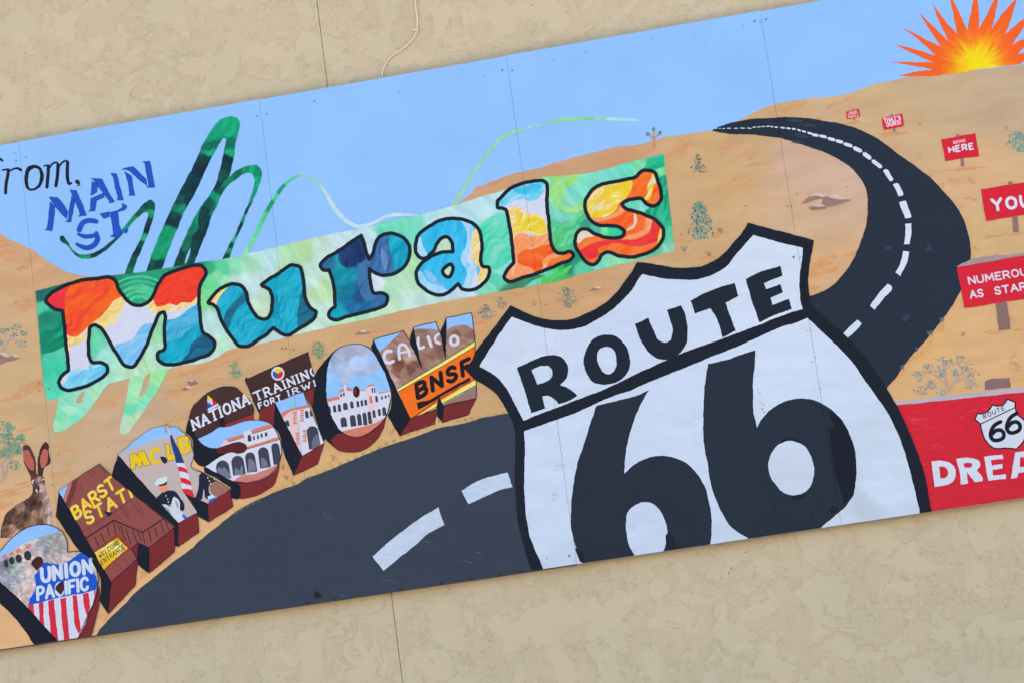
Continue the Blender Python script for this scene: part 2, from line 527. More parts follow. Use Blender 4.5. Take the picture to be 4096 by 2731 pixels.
# ================================================================ the large structure
def stucco_material():
    m, t, b = nodes('skip_trowel_stucco')
    tc = N(t, 'ShaderNodeTexCoord')
    o = tc.outputs['Object']
    big = N(t, 'ShaderNodeTexNoise', Scale=2.6, Detail=5.0, Roughness=0.7, Distortion=0.4)
    t.links.new(o, big.inputs['Vector'])
    med = N(t, 'ShaderNodeTexNoise', Scale=11.0, Detail=7.0, Roughness=0.6, Distortion=0.7)
    t.links.new(o, med.inputs['Vector'])
    brk = N(t, 'ShaderNodeTexNoise', Scale=19.0, Detail=3.0, Roughness=0.6)
    t.links.new(o, brk.inputs['Vector'])
    fine = N(t, 'ShaderNodeTexNoise', Scale=58.0, Detail=5.0, Roughness=0.7, Distortion=0.9)
    t.links.new(o, fine.inputs['Vector'])
    def mul(a, c):
        return mixc(t, a, c, 1.0, 'MULTIPLY')
    lnz = N(t, 'ShaderNodeTexNoise', Scale=12.0, Detail=3.5, Roughness=0.52, Distortion=1.3)
    t.links.new(o, lnz.inputs['Vector'])
    area = ramp(t, big.outputs[0], [(0.43, (0, 0, 0)), (0.58, (1, 1, 1))])          # where the trowel skipped
    broken = ramp(t, brk.outputs[0], [(0.40, (0, 0, 0)), (0.58, (1, 1, 1))])
    # edges of the trowelled plateaus: thin level lines of a noise, broken up
    def ridge(src, lo, w):
        s = N(t, 'ShaderNodeMath', operation='SUBTRACT'); t.links.new(src, s.inputs[0]); s.inputs[1].default_value = lo
        a = N(t, 'ShaderNodeMath', operation='ABSOLUTE'); t.links.new(s.outputs[0], a.inputs[0])
        return ramp(t, a.outputs[0], [(0.0, (1, 1, 1)), (w, (0, 0, 0))])
    pl = N(t, 'ShaderNodeTexNoise', Scale=5.5, Detail=7.0, Roughness=0.68, Distortion=0.5)
    t.links.new(o, pl.inputs['Vector'])
    plate = ramp(t, pl.outputs[0], [(0.485, (0, 0, 0)), (0.515, (1, 1, 1))])
    area = mul(area, ramp(t, pl.outputs[0], [(0.46, (1, 1, 1)), (0.52, (.15, .15, .15))]))
    lines = mixc(t, ridge(lnz.outputs[0], .47, .011), ridge(lnz.outputs[0], .56, .010), 1.0, 'ADD')
    lines = mul(mixc(t, lines, ridge(lnz.outputs[0], .39, .008), 1.0, 'ADD'), broken)
    crumb = mul(ramp(t, fine.outputs[0], [(0.50, (0, 0, 0)), (0.60, (1, 1, 1))]), mul(area, ramp(t, med.outputs[0], [(0.42, (0, 0, 0)), (0.56, (1, 1, 1))])))
    base = mixc(t, (*WALL_A, 1), (*WALL_B, 1), ramp(t, big.outputs[0], [(0.3, (0, 0, 0)), (0.7, (1, 1, 1))]))
    lf = N(t, 'ShaderNodeTexNoise', Scale=0.5, Detail=3.0)
    t.links.new(o, lf.inputs['Vector'])
    base = mul(base, ramp(t, lf.outputs[0], [(0.3, (.975, .97, .96)), (0.7, (1.02, 1.02, 1.03))]))
    base = mul(base, mixc(t, (.978, .970, .955, 1), (1.012, 1.012, 1.014, 1), plate))
    col1 = mixc(t, base, (*WALL_DIRT_SHADE, 1), mul(mul(ridge(pl.outputs[0], .488, .016), broken), (.42, .42, .42, 1)))  # shade along the plateau edges, painted into the colour on top of the bump
    col1 = mixc(t, col1, (*WALL_DIRT_SHADE, 1), mul(crumb, (.42, .42, .42, 1)))
    col1 = mixc(t, col1, (*WALL_DIRT_SHADE, 1), mul(lines, mixc(t, (.16, .16, .16, 1), (.8, .8, .8, 1), area)))
    sp = N(t, 'ShaderNodeTexNoise', Scale=260.0, Detail=2.0)
    t.links.new(o, sp.inputs['Vector'])
    col1 = mul(col1, ramp(t, sp.outputs[0], [(0.25, (.95, .95, .95)), (0.75, (1.05, 1.05, 1.05))]))
    chip = ramp(t, brk.outputs[0], [(0.735, (0, 0, 0)), (0.75, (1, 1, 1))])
    col1 = mixc(t, col1, (.62, .58, .52, 1), mul(chip, (.35, .35, .35, 1)))
    # rusty run-off just below the boards
    sx = N(t, 'ShaderNodeSeparateXYZ')
    t.links.new(o, sx.inputs[0])
    zz = N(t, 'ShaderNodeMapRange')
    zz.inputs[1].default_value, zz.inputs[2].default_value = MZ - 0.06, MZ + 0.01
    t.links.new(sx.outputs['Z'], zz.inputs[0])
    st = mul(ramp(t, zz.outputs[0], [(0.0, (0, 0, 0)), (0.99, (1, 1, 1)), (1.0, (0, 0, 0))]), ramp(t, big.outputs[0], [(0.3, (.35,) * 3), (0.7, (1, 1, 1))]))
    col1 = mixc(t, col1, (*WALL_RUST, 1), mul(st, (.42, .42, .42, 1)))
    t.links.new(col1, b.inputs['Base Color'])
    b.inputs['Roughness'].default_value = 0.85
    b.inputs['Specular IOR Level'].default_value = 0.2
    h = mixc(t, lnz.outputs[0], crumb, 0.35, 'SUBTRACT')
    h = mixc(t, h, lines, 0.3, 'SUBTRACT')
    h = mixc(t, h, plate, 0.9, 'ADD')
    h = mixc(t, h, fine.outputs[0], 0.12, 'ADD')
    bp = N(t, 'ShaderNodeBump', Strength=0.35, Distance=0.005)
    t.links.new(h, bp.inputs['Height'])
    t.links.new(bp.outputs[0], b.inputs['Normal'])
    return m
WALL_A, WALL_B = paint((202, 190, 167)), paint((196, 188, 166))
WALL_DIRT_SHADE, WALL_RUST = paint((166, 150, 120)), paint((202, 172, 122))  # first tone: dirt in the rough patches and painted shade at plateau edges
M_STUCCO = stucco_material()

def simple(name, c, rough=.8, var=.15, scale=8):
    m, t, b = nodes(name)
    n = N(t, 'ShaderNodeTexNoise', Scale=scale, Detail=6.0)
    tc = N(t, 'ShaderNodeTexCoord')
    t.links.new(tc.outputs['Object'], n.inputs['Vector'])
    r = ramp(t, n.outputs[0], [(0.3, tuple(v * (1 - var) for v in c)), (0.7, tuple(v * (1 + var) for v in c))])
    t.links.new(r, b.inputs['Base Color'])
    b.inputs['Roughness'].default_value = rough
    bp = N(t, 'ShaderNodeBump', Strength=0.2, Distance=0.01)
    t.links.new(n.outputs[0], bp.inputs['Height'])
    t.links.new(bp.outputs[0], b.inputs['Normal'])
    return m
M_CONC = simple('pavement_concrete', (.42, .40, .36), .9, .1, 5)
M_ASPH = simple('asphalt', (.06, .06, .062), .9, .2, 60)
M_GROUND = simple('dry_ground', (.33, .27, .19), .95, .15, .4)
M_JOINT = simple('dark_strip', (.05, .04, .03), .9, .1, 30)  # dark bead in the joints, black paint on the lower board edges
M_METAL = simple('galvanised_screw', (.10, .10, .10), .5, .2, 90)
M_CABLE = simple('painted_cable', tuple(paint((216, 210, 198))), .6, .10, 300)
M_WOOD = simple('plywood_edge', (.30, .24, .17), .8, .2, 30)
M_YEL = simple('pale_yellow_road_paint', (.6, .5, .2), .7, .1, 30)

# ground, pavement, kerb, road in front of the building
bm = bmesh.new(); box_bm(bm, -400, 400, -400, 400, -.6, -.15)
tag(obj('ground', bm, M_GROUND), kind='structure')
bm = bmesh.new(); box_bm(bm, -40, 44, -9.0, 8, -.146, 0.0)
tag(obj('pavement', bm, M_CONC), kind='structure')
bm = bmesh.new(); box_bm(bm, -40, 44, -9.18, -9.003, -.146, .004)
tag(obj('kerb', bm, M_CONC), kind='structure')
bm = bmesh.new(); box_bm(bm, -60, 64, -22, -9.183, -.146, -.12)
tag(obj('road', bm, M_ASPH), kind='structure')

# the stucco wall, in panels parted by open control joints
wall = tag(empty('stucco_wall', (2, 0, 0)), 'tan skip-trowel stucco building wall behind the painted mural', 'wall')
WT = 6.6
jx = at(*P1('N 372,330'), 0)[0]
jx2 = at(*P1('S 750,1230'), 0)[0]
jm = (jx + jx2) / 2
JW = 0.0030
edges = [jm + 4.6 * k for k in (-2, -1, 0, 1, 2)]
for a, b_ in zip(edges[:-1], edges[1:]):
    bm = bmesh.new()
    box_bm(bm, a + JW / 2 - 2, b_ - JW / 2 - 2, 0, .2, 0, WT)
    o = obj('stucco_panel', bm, M_STUCCO, wall)
    o.location = (0, 0, 0)
for e in edges[1:-1]:
    bm = bmesh.new()
    box_bm(bm, e - .02 - 2, e + .02 - 2, .012, .18, 0, WT - .01)
    obj('control_joint', bm, M_JOINT, wall)
bm = bmesh.new(); box_bm(bm, edges[0] - 2.05, edges[-1] - 1.95, -.05, .27, WT + .002, WT + .09)
obj('coping', bm, M_STUCCO, wall, .01)

# ================================================================ the mural
MURAL = tag(empty('painted_mural', (0, 0, 0)), 'long hand-painted mural of board panels showing a route shield, desert road and lettering', 'mural')
def board_material():
    m, t, b = nodes('sky_blue_board')
    g = N(t, 'ShaderNodeNewGeometry')
    tc = N(t, 'ShaderNodeTexCoord')
    n = N(t, 'ShaderNodeTexNoise', Scale=3.0, Detail=5.0)
    t.links.new(tc.outputs['Object'], n.inputs['Vector'])
    a = tuple(paint((139, 190, 254)))
    c = ramp(t, n.outputs[0], [(0.3, tuple(v * .96 for v in a)), (0.7, tuple(min(v * 1.04, .97) for v in a))])
    n2 = N(t, 'ShaderNodeTexNoise', Scale=200.0, Detail=2.0)
    t.links.new(tc.outputs['Object'], n2.inputs['Vector'])
    c = mixc(t, c, ramp(t, n2.outputs[0], [(0.3, (.97,) * 3), (0.7, (1.03,) * 3)]), 1.0, 'MULTIPLY')
    t.links.new(c, b.inputs['Base Color'])
    b.inputs['Roughness'].default_value = .55
    b.inputs['Specular IOR Level'].default_value = .3
    return m
M_SKY = board_material()
for k in range(-2, 5):
    bm = bmesh.new()
    lift = random.uniform(-.0025, .0025) if k not in (1, 2) else (.0015 if k == 2 else -.0015)
    box_bm(bm, k * BW + GAP, (k + 1) * BW - GAP, -FR, -FR + .019, MZ, MZ + BH + lift)
    me_o = obj('board', bm, M_SKY, MURAL)
    for z0_ in (.02, 1.17, 2.33):
        bm = bmesh.new()
        box_bm(bm, k * BW + .03, (k + 1) * BW - .03, -FR + .0195, -.0005, MZ + z0_ + .01, MZ + z0_ + .075)
        obj('batten', bm, M_WOOD, MURAL)
    # painted lower edge of the board
    bm = bmesh.new()
    box_bm(bm, k * BW + GAP, (k + 1) * BW - GAP, -FR + .0001, -FR + .0188, MZ - .004, MZ - .0003)
    obj('edge_strip', bm, M_WOOD if k > 1 else M_JOINT, MURAL)

# ---- desert
DES = (205, 170, 129)
desert_f = field('''A 0,1100=207,168,128 B 200,100=206,166,125 B 100,300=204,172,132 B 200,800=205,172,130 B 1000,1100=200,170,138 B 700,1000=203,170,132
 C 100,1200=226,178,130 C 60,1050=224,176,130 E 1000,450=207,170,126 E 300,600=206,168,124 E 1900,150=204,166,122 D 1900,450=205,158,116 D 2300,350=203,160,122
 M 300,1200=200,158,118 M 1000,1200=204,168,122 M 1200,1400=205,168,122 H 200,900=206,170,125 H 600,600=204,168,128 H 1000,700=206,172,148 H 1250,800=207,174,152 H 1000,1100=208,174,142 I 1100,200=214,174,132
 H 700,280=208,170,126 H 1500,200=203,172,132 H 2000,150=196,172,136 K 1700,800=196,170,138 K 2200,700=194,170,140 K 1500,1000=203,172,134 K 2000,1400=213,176,132
 L 2100,400=212,176,130 L 1900,1300=216,176,126 L 1600,1400=220,176,120 I 2300,700=216,174,124 I 1900,1100=218,174,124 G 200,1000=205,165,118 E 1300,1250=214,174,120 C 1500,550=226,180,130 C 1000,1000=228,182,132 C 1100,800=228,180,126''',
 warp=16, power=2.4, streak=.05, flow=(.006, .03), tilt=.15, wl=90)
_df = desert_f
desert_f = lambda Q: _df(Q) * np.array((.972, .985, 1.01))
desert = sheet('painted_desert', [shape('''A -700,620* A -300,850 A 0,1040 60,1085 150,1125 250,1175 340,1240 430,1300 520,1350 600,1370 700,1388* Z 1000,1055* 1678,900* D 1600,640* 1650,605
 1720,550 1800,505 1920,435 2050,390 2130,368 2250,345 M 0,1235 120,1205 320,1155 500,1135 620,1105 700,1080 850,1055 1075,1025* 1150,990 1265,955 1340,918 1440,865 1540,828 1600,813 1710,795 1820,775 2000,760 2150,735
 K 1184,663 1370,622 1450,602 1620,600 1800,580 1940,555 2060,545 2352,508 2700,480* Z 4700,2400* 4700,3100* -900,3100*''')], desert_f, mat=M_DESERT, grid=14, label='tan painted desert hills')

def dabs(name, spec, color, parent, size=(16, 5), ang=-.35, spread=1.0, n=7, mat=None):
    """loose brush dabs: 'crop x,y,rx,ry' = clump centre and extent"""
    k, out = 'Z', []
    for t in spec.split():
        if t in CROPS:
            k = t
            continue
        v = [float(a) for a in t.split(',')]
        o = CROPS[k]
        cx, cy, rx, ry = v[0] / o[2] + o[0], v[1] / o[2] + o[1], v[2] / o[2], v[3] / o[2]
        for i in range(n):
            u, w = random.uniform(-1, 1) * rx, random.uniform(-1, 1) * ry
            a = ang + random.uniform(-.25, .25)
            px, py = cx + u * math.cos(ang) - w * math.sin(ang), cy + u * math.sin(ang) + w * math.cos(ang)
            L_, w_ = size[0] * random.uniform(.5, 1.4), size[1] * random.uniform(.5, 1.3)
            q = disc((px, py), L_, w_, a, 9)
            out.append([(x + random.uniform(-1, 1) * w_ * .35, y + random.uniform(-1, 1) * w_ * .35) for x, y in q])
    if name in ('sand_streak', 'roadside_earth'): color = tuple(np.array(color) * .62 + np.array((204, 168, 127)) * .38)
    c = [tuple(np.array(color) + random.uniform(-5, 5)) for _ in out]
    return sheet(name, out, c, parent, micro=True, mat=mat or M_DESERT)
dabs('sand_streak', 'B 150,230,70,30 200,250,60,30 60,970,100,20 150,920,120,30 A 60,1150,50,60 100,1230,60,50 360,1370,60,40 200,1290,60,40 B 290,850,60,20', (200, 148, 112), desert, (26, 9))
dabs('sand_streak', 'B 900,920,90,60 850,1000,60,40 1500,750,200,14 1430,940,140,14 1750,690,200,12 480,1330,60,20 520,1380,60,20 1350,1140,60,14 1420,880,80,20 1700,650,200,16 P 800,740,140,14 780,790,130,12 300,900,90,30 130,1000,130,60 60,1150,90,30 340,200,60,8 2200,100,120,12', (206, 156, 114), desert, (24, 5), -.25)
dabs('sand_streak', 'G 640,710,200,26 560,740,100,20 890,850,70,12 1150,730,80,10 1000,640,60,10 780,640,200,8 240,960,50,40 230,1040,30,30', (203, 148, 104), desert, (26, 5), -.22)
dabs('sand_streak', 'E 1400,300,150,14 1600,270,100,12 1780,150,60,8 1180,480,80,12 300,640,200,14 130,560,120,16 70,700,120,10 280,470,70,20', (206, 152, 108), desert, (24, 5), -.25)
dabs('sand_streak', 'Q 880,440,130,26 1380,350,50,16 1450,440,60,8 120,640,110,16 2100,290,60,20 2160,220,60,10 1820,270,50,5', (197, 142, 108), desert, (26, 7), -.3)
dabs('sand_streak', 'H 440,560,60,40 560,640,70,30 680,690,80,10 550,830,70,50 450,900,90,14 940,240,60,22 1300,210,90,14 1150,330,200,6 60,560,40,40 170,780,80,8', (203, 152, 112), desert, (24, 5), -.3)
dabs('sand_streak', 'H 1200,1440,50,14 1140,1480,60,20 I 1200,70,60,14 1150,130,70,20 1110,200,40,30 1200,170,50,10 1370,40,30,10 1090,300,20,30 2130,130,10,10', (214, 150, 100), desert, (18, 6), -.25, n=8)
dabs('sand_streak', 'H 200,1290,160,5 360,1245,60,4 230,1435,60,4 50,1405,50,3 1730,470,90,5 1410,375,70,4 2230,745,120,6 K 1870,1325,150,8 1340,1045,80,5 L 2210,475,130,10 2150,1230,200,9', (208, 146, 96), desert, (22, 3), -.1)
dabs('roadside_earth', 'L 1700,1200,20,20 1620,1290,30,12 1560,1370,40,12 1470,1460,50,14 I 1800,950,60,12 1700,1050,60,16 1950,780,60,16 L 1950,560,10,60 1960,660,10,40 1830,230,10,50 1900,380,10,50 K 1500,1270,70,12 1350,1170,60,12 1620,1380,60,14 1700,1480,40,20', (221, 160, 104), desert, (9, 3), -.9, n=9)
dabs('roadside_earth', 'L 1930,190,50,10 1930,50,30,14 1800,50,30,12 2280,1420,30,60 2300,1500,20,30 K 1940,1420,30,20 1800,1415,30,14', (206, 152, 112), desert, (5, 3), .2, n=12)
dabs('roadside_earth', 'E 850,1310,20,30 890,1380,30,40 1250,1260,40,20 820,1480,40,10 C 1850,300,30,20 1950,240,40,10 1300,640,60,20 1120,780,40,20 830,1110,20,30', (222, 158, 102), desert, (12, 4), -.5, n=7)

# ---- roads
road_low = sheet('painted_road', [shape('''C 752,1256* 800,1185 870,1112 960,1025 1080,900 1200,805 1350,683 1480,590 1600,482 1750,362 1880,262 2050,177 2200,112 E 980,1432 1025,1400 1170,1345
 1300,1290 1600,1165 1850,1080 2100,995 O 0,790 100,770 250,725 360,706 450,690* 1000,900* 1000,1900* C 700,1700*''')], (55, 65, 82), mat=M_ROAD, label='dark grey painted road in the lower part of the mural')
sheet('lane_dash', [shape('S 567,637* 700,520 860,395 1000,300 1085,250* 1132,388* 1000,462 930,525 800,628 655,746*')], (192, 210, 238), road_low, mat=M_BRUSH)
sheet('lane_dash', [shape('O 92,1296* 200,1230 320,1185 450,1152* 491,1265* 370,1298 260,1350 147,1401*')], (190, 209, 238), road_low, mat=M_BRUSH)
dabs('scuff', 'S 220,320,40,20 1400,605,30,6 300,935,60,8 700,825,40,5 1320,675,30,4 1000,520,60,30', (70, 80, 102), road_low, (14, 2.5), .2, n=6, mat=M_FLAT)
each('paint_drip', [disc(P1('S 135,935'), 13, 15), disc(P1('S 160,950'), 7, 5)] + [disc(P1('S %d,%d' % (x, y)), 9, 3, -.15) for x, y in ((270, 972), (60, 1000), (790, 890), (1110, 848), (1340, 812), (1560, 777), (1730, 750))], (26, 34, 48), road_low)
road_up = sheet('painted_road', [shape('''H 290,440* 340,410 400,390 470,371 590,350 690,342 790,337 960,334 1150,360 1300,385 1430,425 1540,475 1640,540 1760,630 1900,730 2000,805 2120,930 2210,1040 2260,1130 2300,1250 2318,1380 2318,1450
 L 1925,760 1895,840 1845,930 1780,1040 1700,1150 1610,1262 1500,1382 1420,1480 1360,1568 I 1655,1085* 1300,1100* 1000,700* 1000,385* 1060,361* 1140,335 1220,290 1300,215 L 950,760 1010,670 1060,560 1100,450
 1122,340 1127,230 1115,120 1085,50 1045,-4 H 1400,745 1300,675 1200,620 1080,575 950,535 820,497 700,480 560,467 440,465 340,450''')], (37, 47, 62), mat=M_ROAD, label='dark painted road bending up the hill on the right')
for s, w in (('318,423 332,422', 5), ('348,422 358,422', 5), ('372,423 390,423', 6), ('410,421 437,421', 6), ('463,421 492,421', 6), ('514,419 545,421', 7), ('567,419 597,422', 7),
             ('610,414 634,411', 7), ('646,411 670,409', 7), ('680,408 703,406', 7), ('715,408 740,404', 8), ('750,408 770,409', 9), ('785,412 804,413', 11), ('830,415 860,419', 12), ('876,420 903,423', 12),
             ('920,425 943,427', 13), ('962,432 983,440', 13), ('998,442 1024,450', 13), ('1044,456 1070,463', 17), ('1080,471 1120,478', 22), ('1139,480 1183,490', 22), ('1204,500 1250,512', 24), ('1268,519 1311,530', 25),
             ('1330,543 1384,560', 26), ('1405,575 1457,600', 31), ('1482,620 1529,655', 33), ('1552,677 1614,724', 30)):
    L_ = line('H ' + s)
    sheet('lane_dash', stroke([L_[0], L_[-1]], w / 1.96, caps=False) + [disc(q, w / 1.96 * .36, n=8) for q in (L_[0], L_[-1])], (206, 220, 244), road_up)
for s in ('H 1632,755* 1645,742 1665,745 1690,785 1710,825 1700,835 1685,835* 1660,800', 'H 1708,862* 1742,850 1770,890 1788,945 1752,955* 1735,910', 'H 1758,998* 1806,990 1825,1040 1852,1105 1852,1118 1808,1127* 1785,1080',
          'H 1806,1168* 1854,1166* 1852,1250 1840,1328* 1795,1328* 1805,1250', 'L 1404,598* 1453,607* 1432,690 1382,795* 1343,770* 1385,690', 'L 1283,855* 1315,880 1250,970 1180,1060* 1143,1030* 1215,930', 'L 1047,1137* 1080,1165* 1020,1235 965,1280* 930,1247* 990,1185'):
    sheet('lane_dash', [shape(s)], (206, 220, 244), road_up)
dabs('scuff', 'H 1020,390,50,8 930,355,60,6 1000,480,60,8 980,525,40,6 L 1290,575,16,16 1605,580,12,24 1430,1120,30,20', (52, 63, 84), road_up, (14, 5), .15, n=5, mat=M_FLAT)
dabs('grass_blade', 'L 1710,1140,10,16 1620,1240,14,14 1510,1370,10,14 1400,1500,10,10 I 1780,920,10,12', (86, 112, 128), road_up, (7, 1.3), -1.4, n=7, mat=M_FLAT)

# ---- green ribbons
DG = 'A '
g1 = sheet('green_ribbon', [shape('A 468,1078 487,1066 520,1095 560,1165 610,1205 680,1212 750,1195 830,1140 900,1085 960,1010 1010,950 1080,870 1140,805 1185,785 1215,810 1215,860 1200,930 1165,1040 1120,1150 1070,1270 1035,1375* 975,1378* 1010,1270 1070,1150 1110,1070 1135,990 1160,920 1160,888 1135,880 1090,915 1030,975 960,1060 900,1120 830,1180 740,1235 680,1250 610,1235 560,1190 520,1135 472,1100')],
    field('A 480,1080=15,60,55 520,1120=20,80,65 550,1170=20,150,105 600,1215=10,90,80 640,1220=15,140,95 690,1230=25,160,110 760,1210=15,60,60 850,1150=20,70,65 920,1090=20,90,75 980,1010=35,150,110 1040,940=30,140,100 1090,890=15,90,80 1150,830=15,75,75 1190,850=10,90,80 1185,900=30,150,110 1170,960=15,55,65 1145,1020=12,50,60 1125,1070=40,160,115 1110,1110=10,70,65 1080,1180=12,50,55 1040,1260=12,80,65 1010,1340=15,110,75', warp=5, streak=.18), grid=5, mat=M_BRUSH)
g2 = sheet('green_ribbon', [shape('A 1145,1350* 1180,1240 1220,1130 1260,1040 1310,930 1370,800 1440,660 1500,550 1550,440 1590,350 1640,260 1700,180 1750,145 1810,128 1862,142 1882,185 1872,250 1850,330 1833,450 1810,560 1780,640 1740,740 1700,830 1660,910 1620,1040 1570,1160 1520,1290* 1355,1318* 1400,1200 1450,1080 1500,970 1560,860 1640,750 1690,660 1720,560 1745,460 1765,350 1772,310 1755,300 1730,330 1690,400 1640,490 1590,600 1520,750 1450,870 1400,990 1350,1110 1300,1240 1265,1335*')],
    field('A 1820,160=10,170,125 1750,170=10,165,120 1700,230=12,160,120 1800,250=10,160,120 1850,250=10,165,125 1660,300=10,150,115 1830,330=15,120,95 1660,360=15,105,85 1620,380=15,115,90 1620,430=12,165,120 1650,420=15,150,115 1800,370=15,110,95 1800,420=15,165,120 1600,460=12,60,60 1620,500=10,45,60 1790,460=12,50,58 1780,530=12,55,62 1560,550=10,42,60 1520,640=12,60,68 1480,720=12,55,65 1540,700=10,40,55 1740,590=12,80,75 1720,680=15,50,60 1420,790=12,80,75 1390,830=15,120,95 1440,840=15,130,100 1480,800=12,50,60 1370,900=15,70,70 1400,930=12,55,62 1330,960=12,50,58 1310,1030=20,150,110 1340,1060=25,160,115 1270,1120=20,150,110 1300,1180=25,160,115 1240,1230=15,150,105 1210,1290=12,80,70 1250,1300=10,60,58 1180,1320=12,70,60 1700,780=12,150,115 1640,870=12,120,95 1600,1000=12,50,58 1560,1050=10,48,58 1580,960=12,60,64 1500,1000=12,120,95 1530,930=12,140,105 1450,1140=15,110,85 1420,1220=12,60,62 1540,1150=12,60,60 1500,1230=12,80,68 1400,1290=12,75,62', warp=7, streak=.2, tilt=1.1), grid=5, mat=M_BRUSH)
g3 = sheet('green_ribbon', [shape('A 1560,905 1640,762 1720,690 1800,600 1870,545 1950,515 2012,515 2045,550 2050,620 2020,700 1980,800 1940,880 1900,990 1850,1100 1798,1240* 1742,1254* 1790,1150 1850,1040 1890,940 1940,830 1985,700 1995,630 1970,580 1930,575 1870,610 1800,660 1740,730 1680,830 1610,930 1560,990')],
    field('A 1640,800=12,90,80 1700,720=12,80,75 1680,760=15,140,105 1780,640=12,120,95 1850,570=15,100,80 1930,540=12,140,105 1970,545=10,170,125 2020,560=12,130,100 2020,640=12,160,120 2000,720=12,150,115 1970,790=12,150,115 1950,820=12,90,80 1920,880=10,60,62 1910,930=12,150,110 1890,980=12,70,68 1860,1040=12,90,72 1830,1090=30,160,105 1810,1130=12,70,62 1800,1180=25,150,100 1775,1220=12,80,62 1600,920=12,60,62', warp=5, streak=.22, tilt=1.0), grid=5, mat=M_BRUSH)
sheet('gap_of_sky', [shape('A 1447,1282* 1470,1205 1497,1158* 1485,1220 1460,1282*')], (139, 190, 254), g2)
def ribbon(spec, widths, seeds, **k):
    return sheet('pale_ribbon', stroke(line(spec, 8), [w / 1.96 for w in widths], caps=k.pop('caps', True)), field(seeds, warp=6, streak=.08, tilt=.9), grid=5, mat=M_FLAT)
ribbon('A 1895,1240 1930,1195 1990,1090 2050,965 2110,845 2160,765 2210,690 2280,628 2330,600 D 400,400 470,412 540,460 590,530 640,620 700,700 780,770 850,798 920,785 1000,755 1080,715 1180,705 1280,708 1345,714',
       [34, 40, 36, 34, 34, 32, 28, 22, 16, 12, 14, 18, 26, 34, 34, 32, 28, 24, 26, 28, 26, 18, 6],
       'D -60,960=150,225,195 0,930=110,215,165 60,840=95,210,160 110,740=80,195,140 170,620=30,155,115 200,560=80,205,160 260,490=40,150,115 300,440=85,205,155 360,400=90,200,150 400,398=150,205,160 470,415=165,208,170 540,460=165,208,180 580,520=178,212,205 640,620=182,216,225 760,750=185,218,235 900,790=188,218,238 1100,715=188,218,235 1300,708=180,210,240')
ribbon('D 1585,655 1640,560 1700,460 1760,365 1830,275 1910,165 1990,92 2090,52 N 2000,1000 2130,972 2220,947 2352,935 M 60,934 150,932 300,936 420,941 505,945',
       [36, 36, 34, 32, 32, 30, 28, 24, 18, 16, 24, 26, 26, 20, 24, 24, 16],
       'D 1600,620=146,206,170 1700,460=146,205,190 1830,270=145,205,195 1990,90=150,208,190 N 1900,1030=150,215,170 2000,1000=158,205,215 2100,980=150,205,205 2200,950=135,215,160 2352,935=135,218,150 M 120,932=130,215,150 200,935=150,215,170 300,936=172,218,225 500,945=165,212,240')

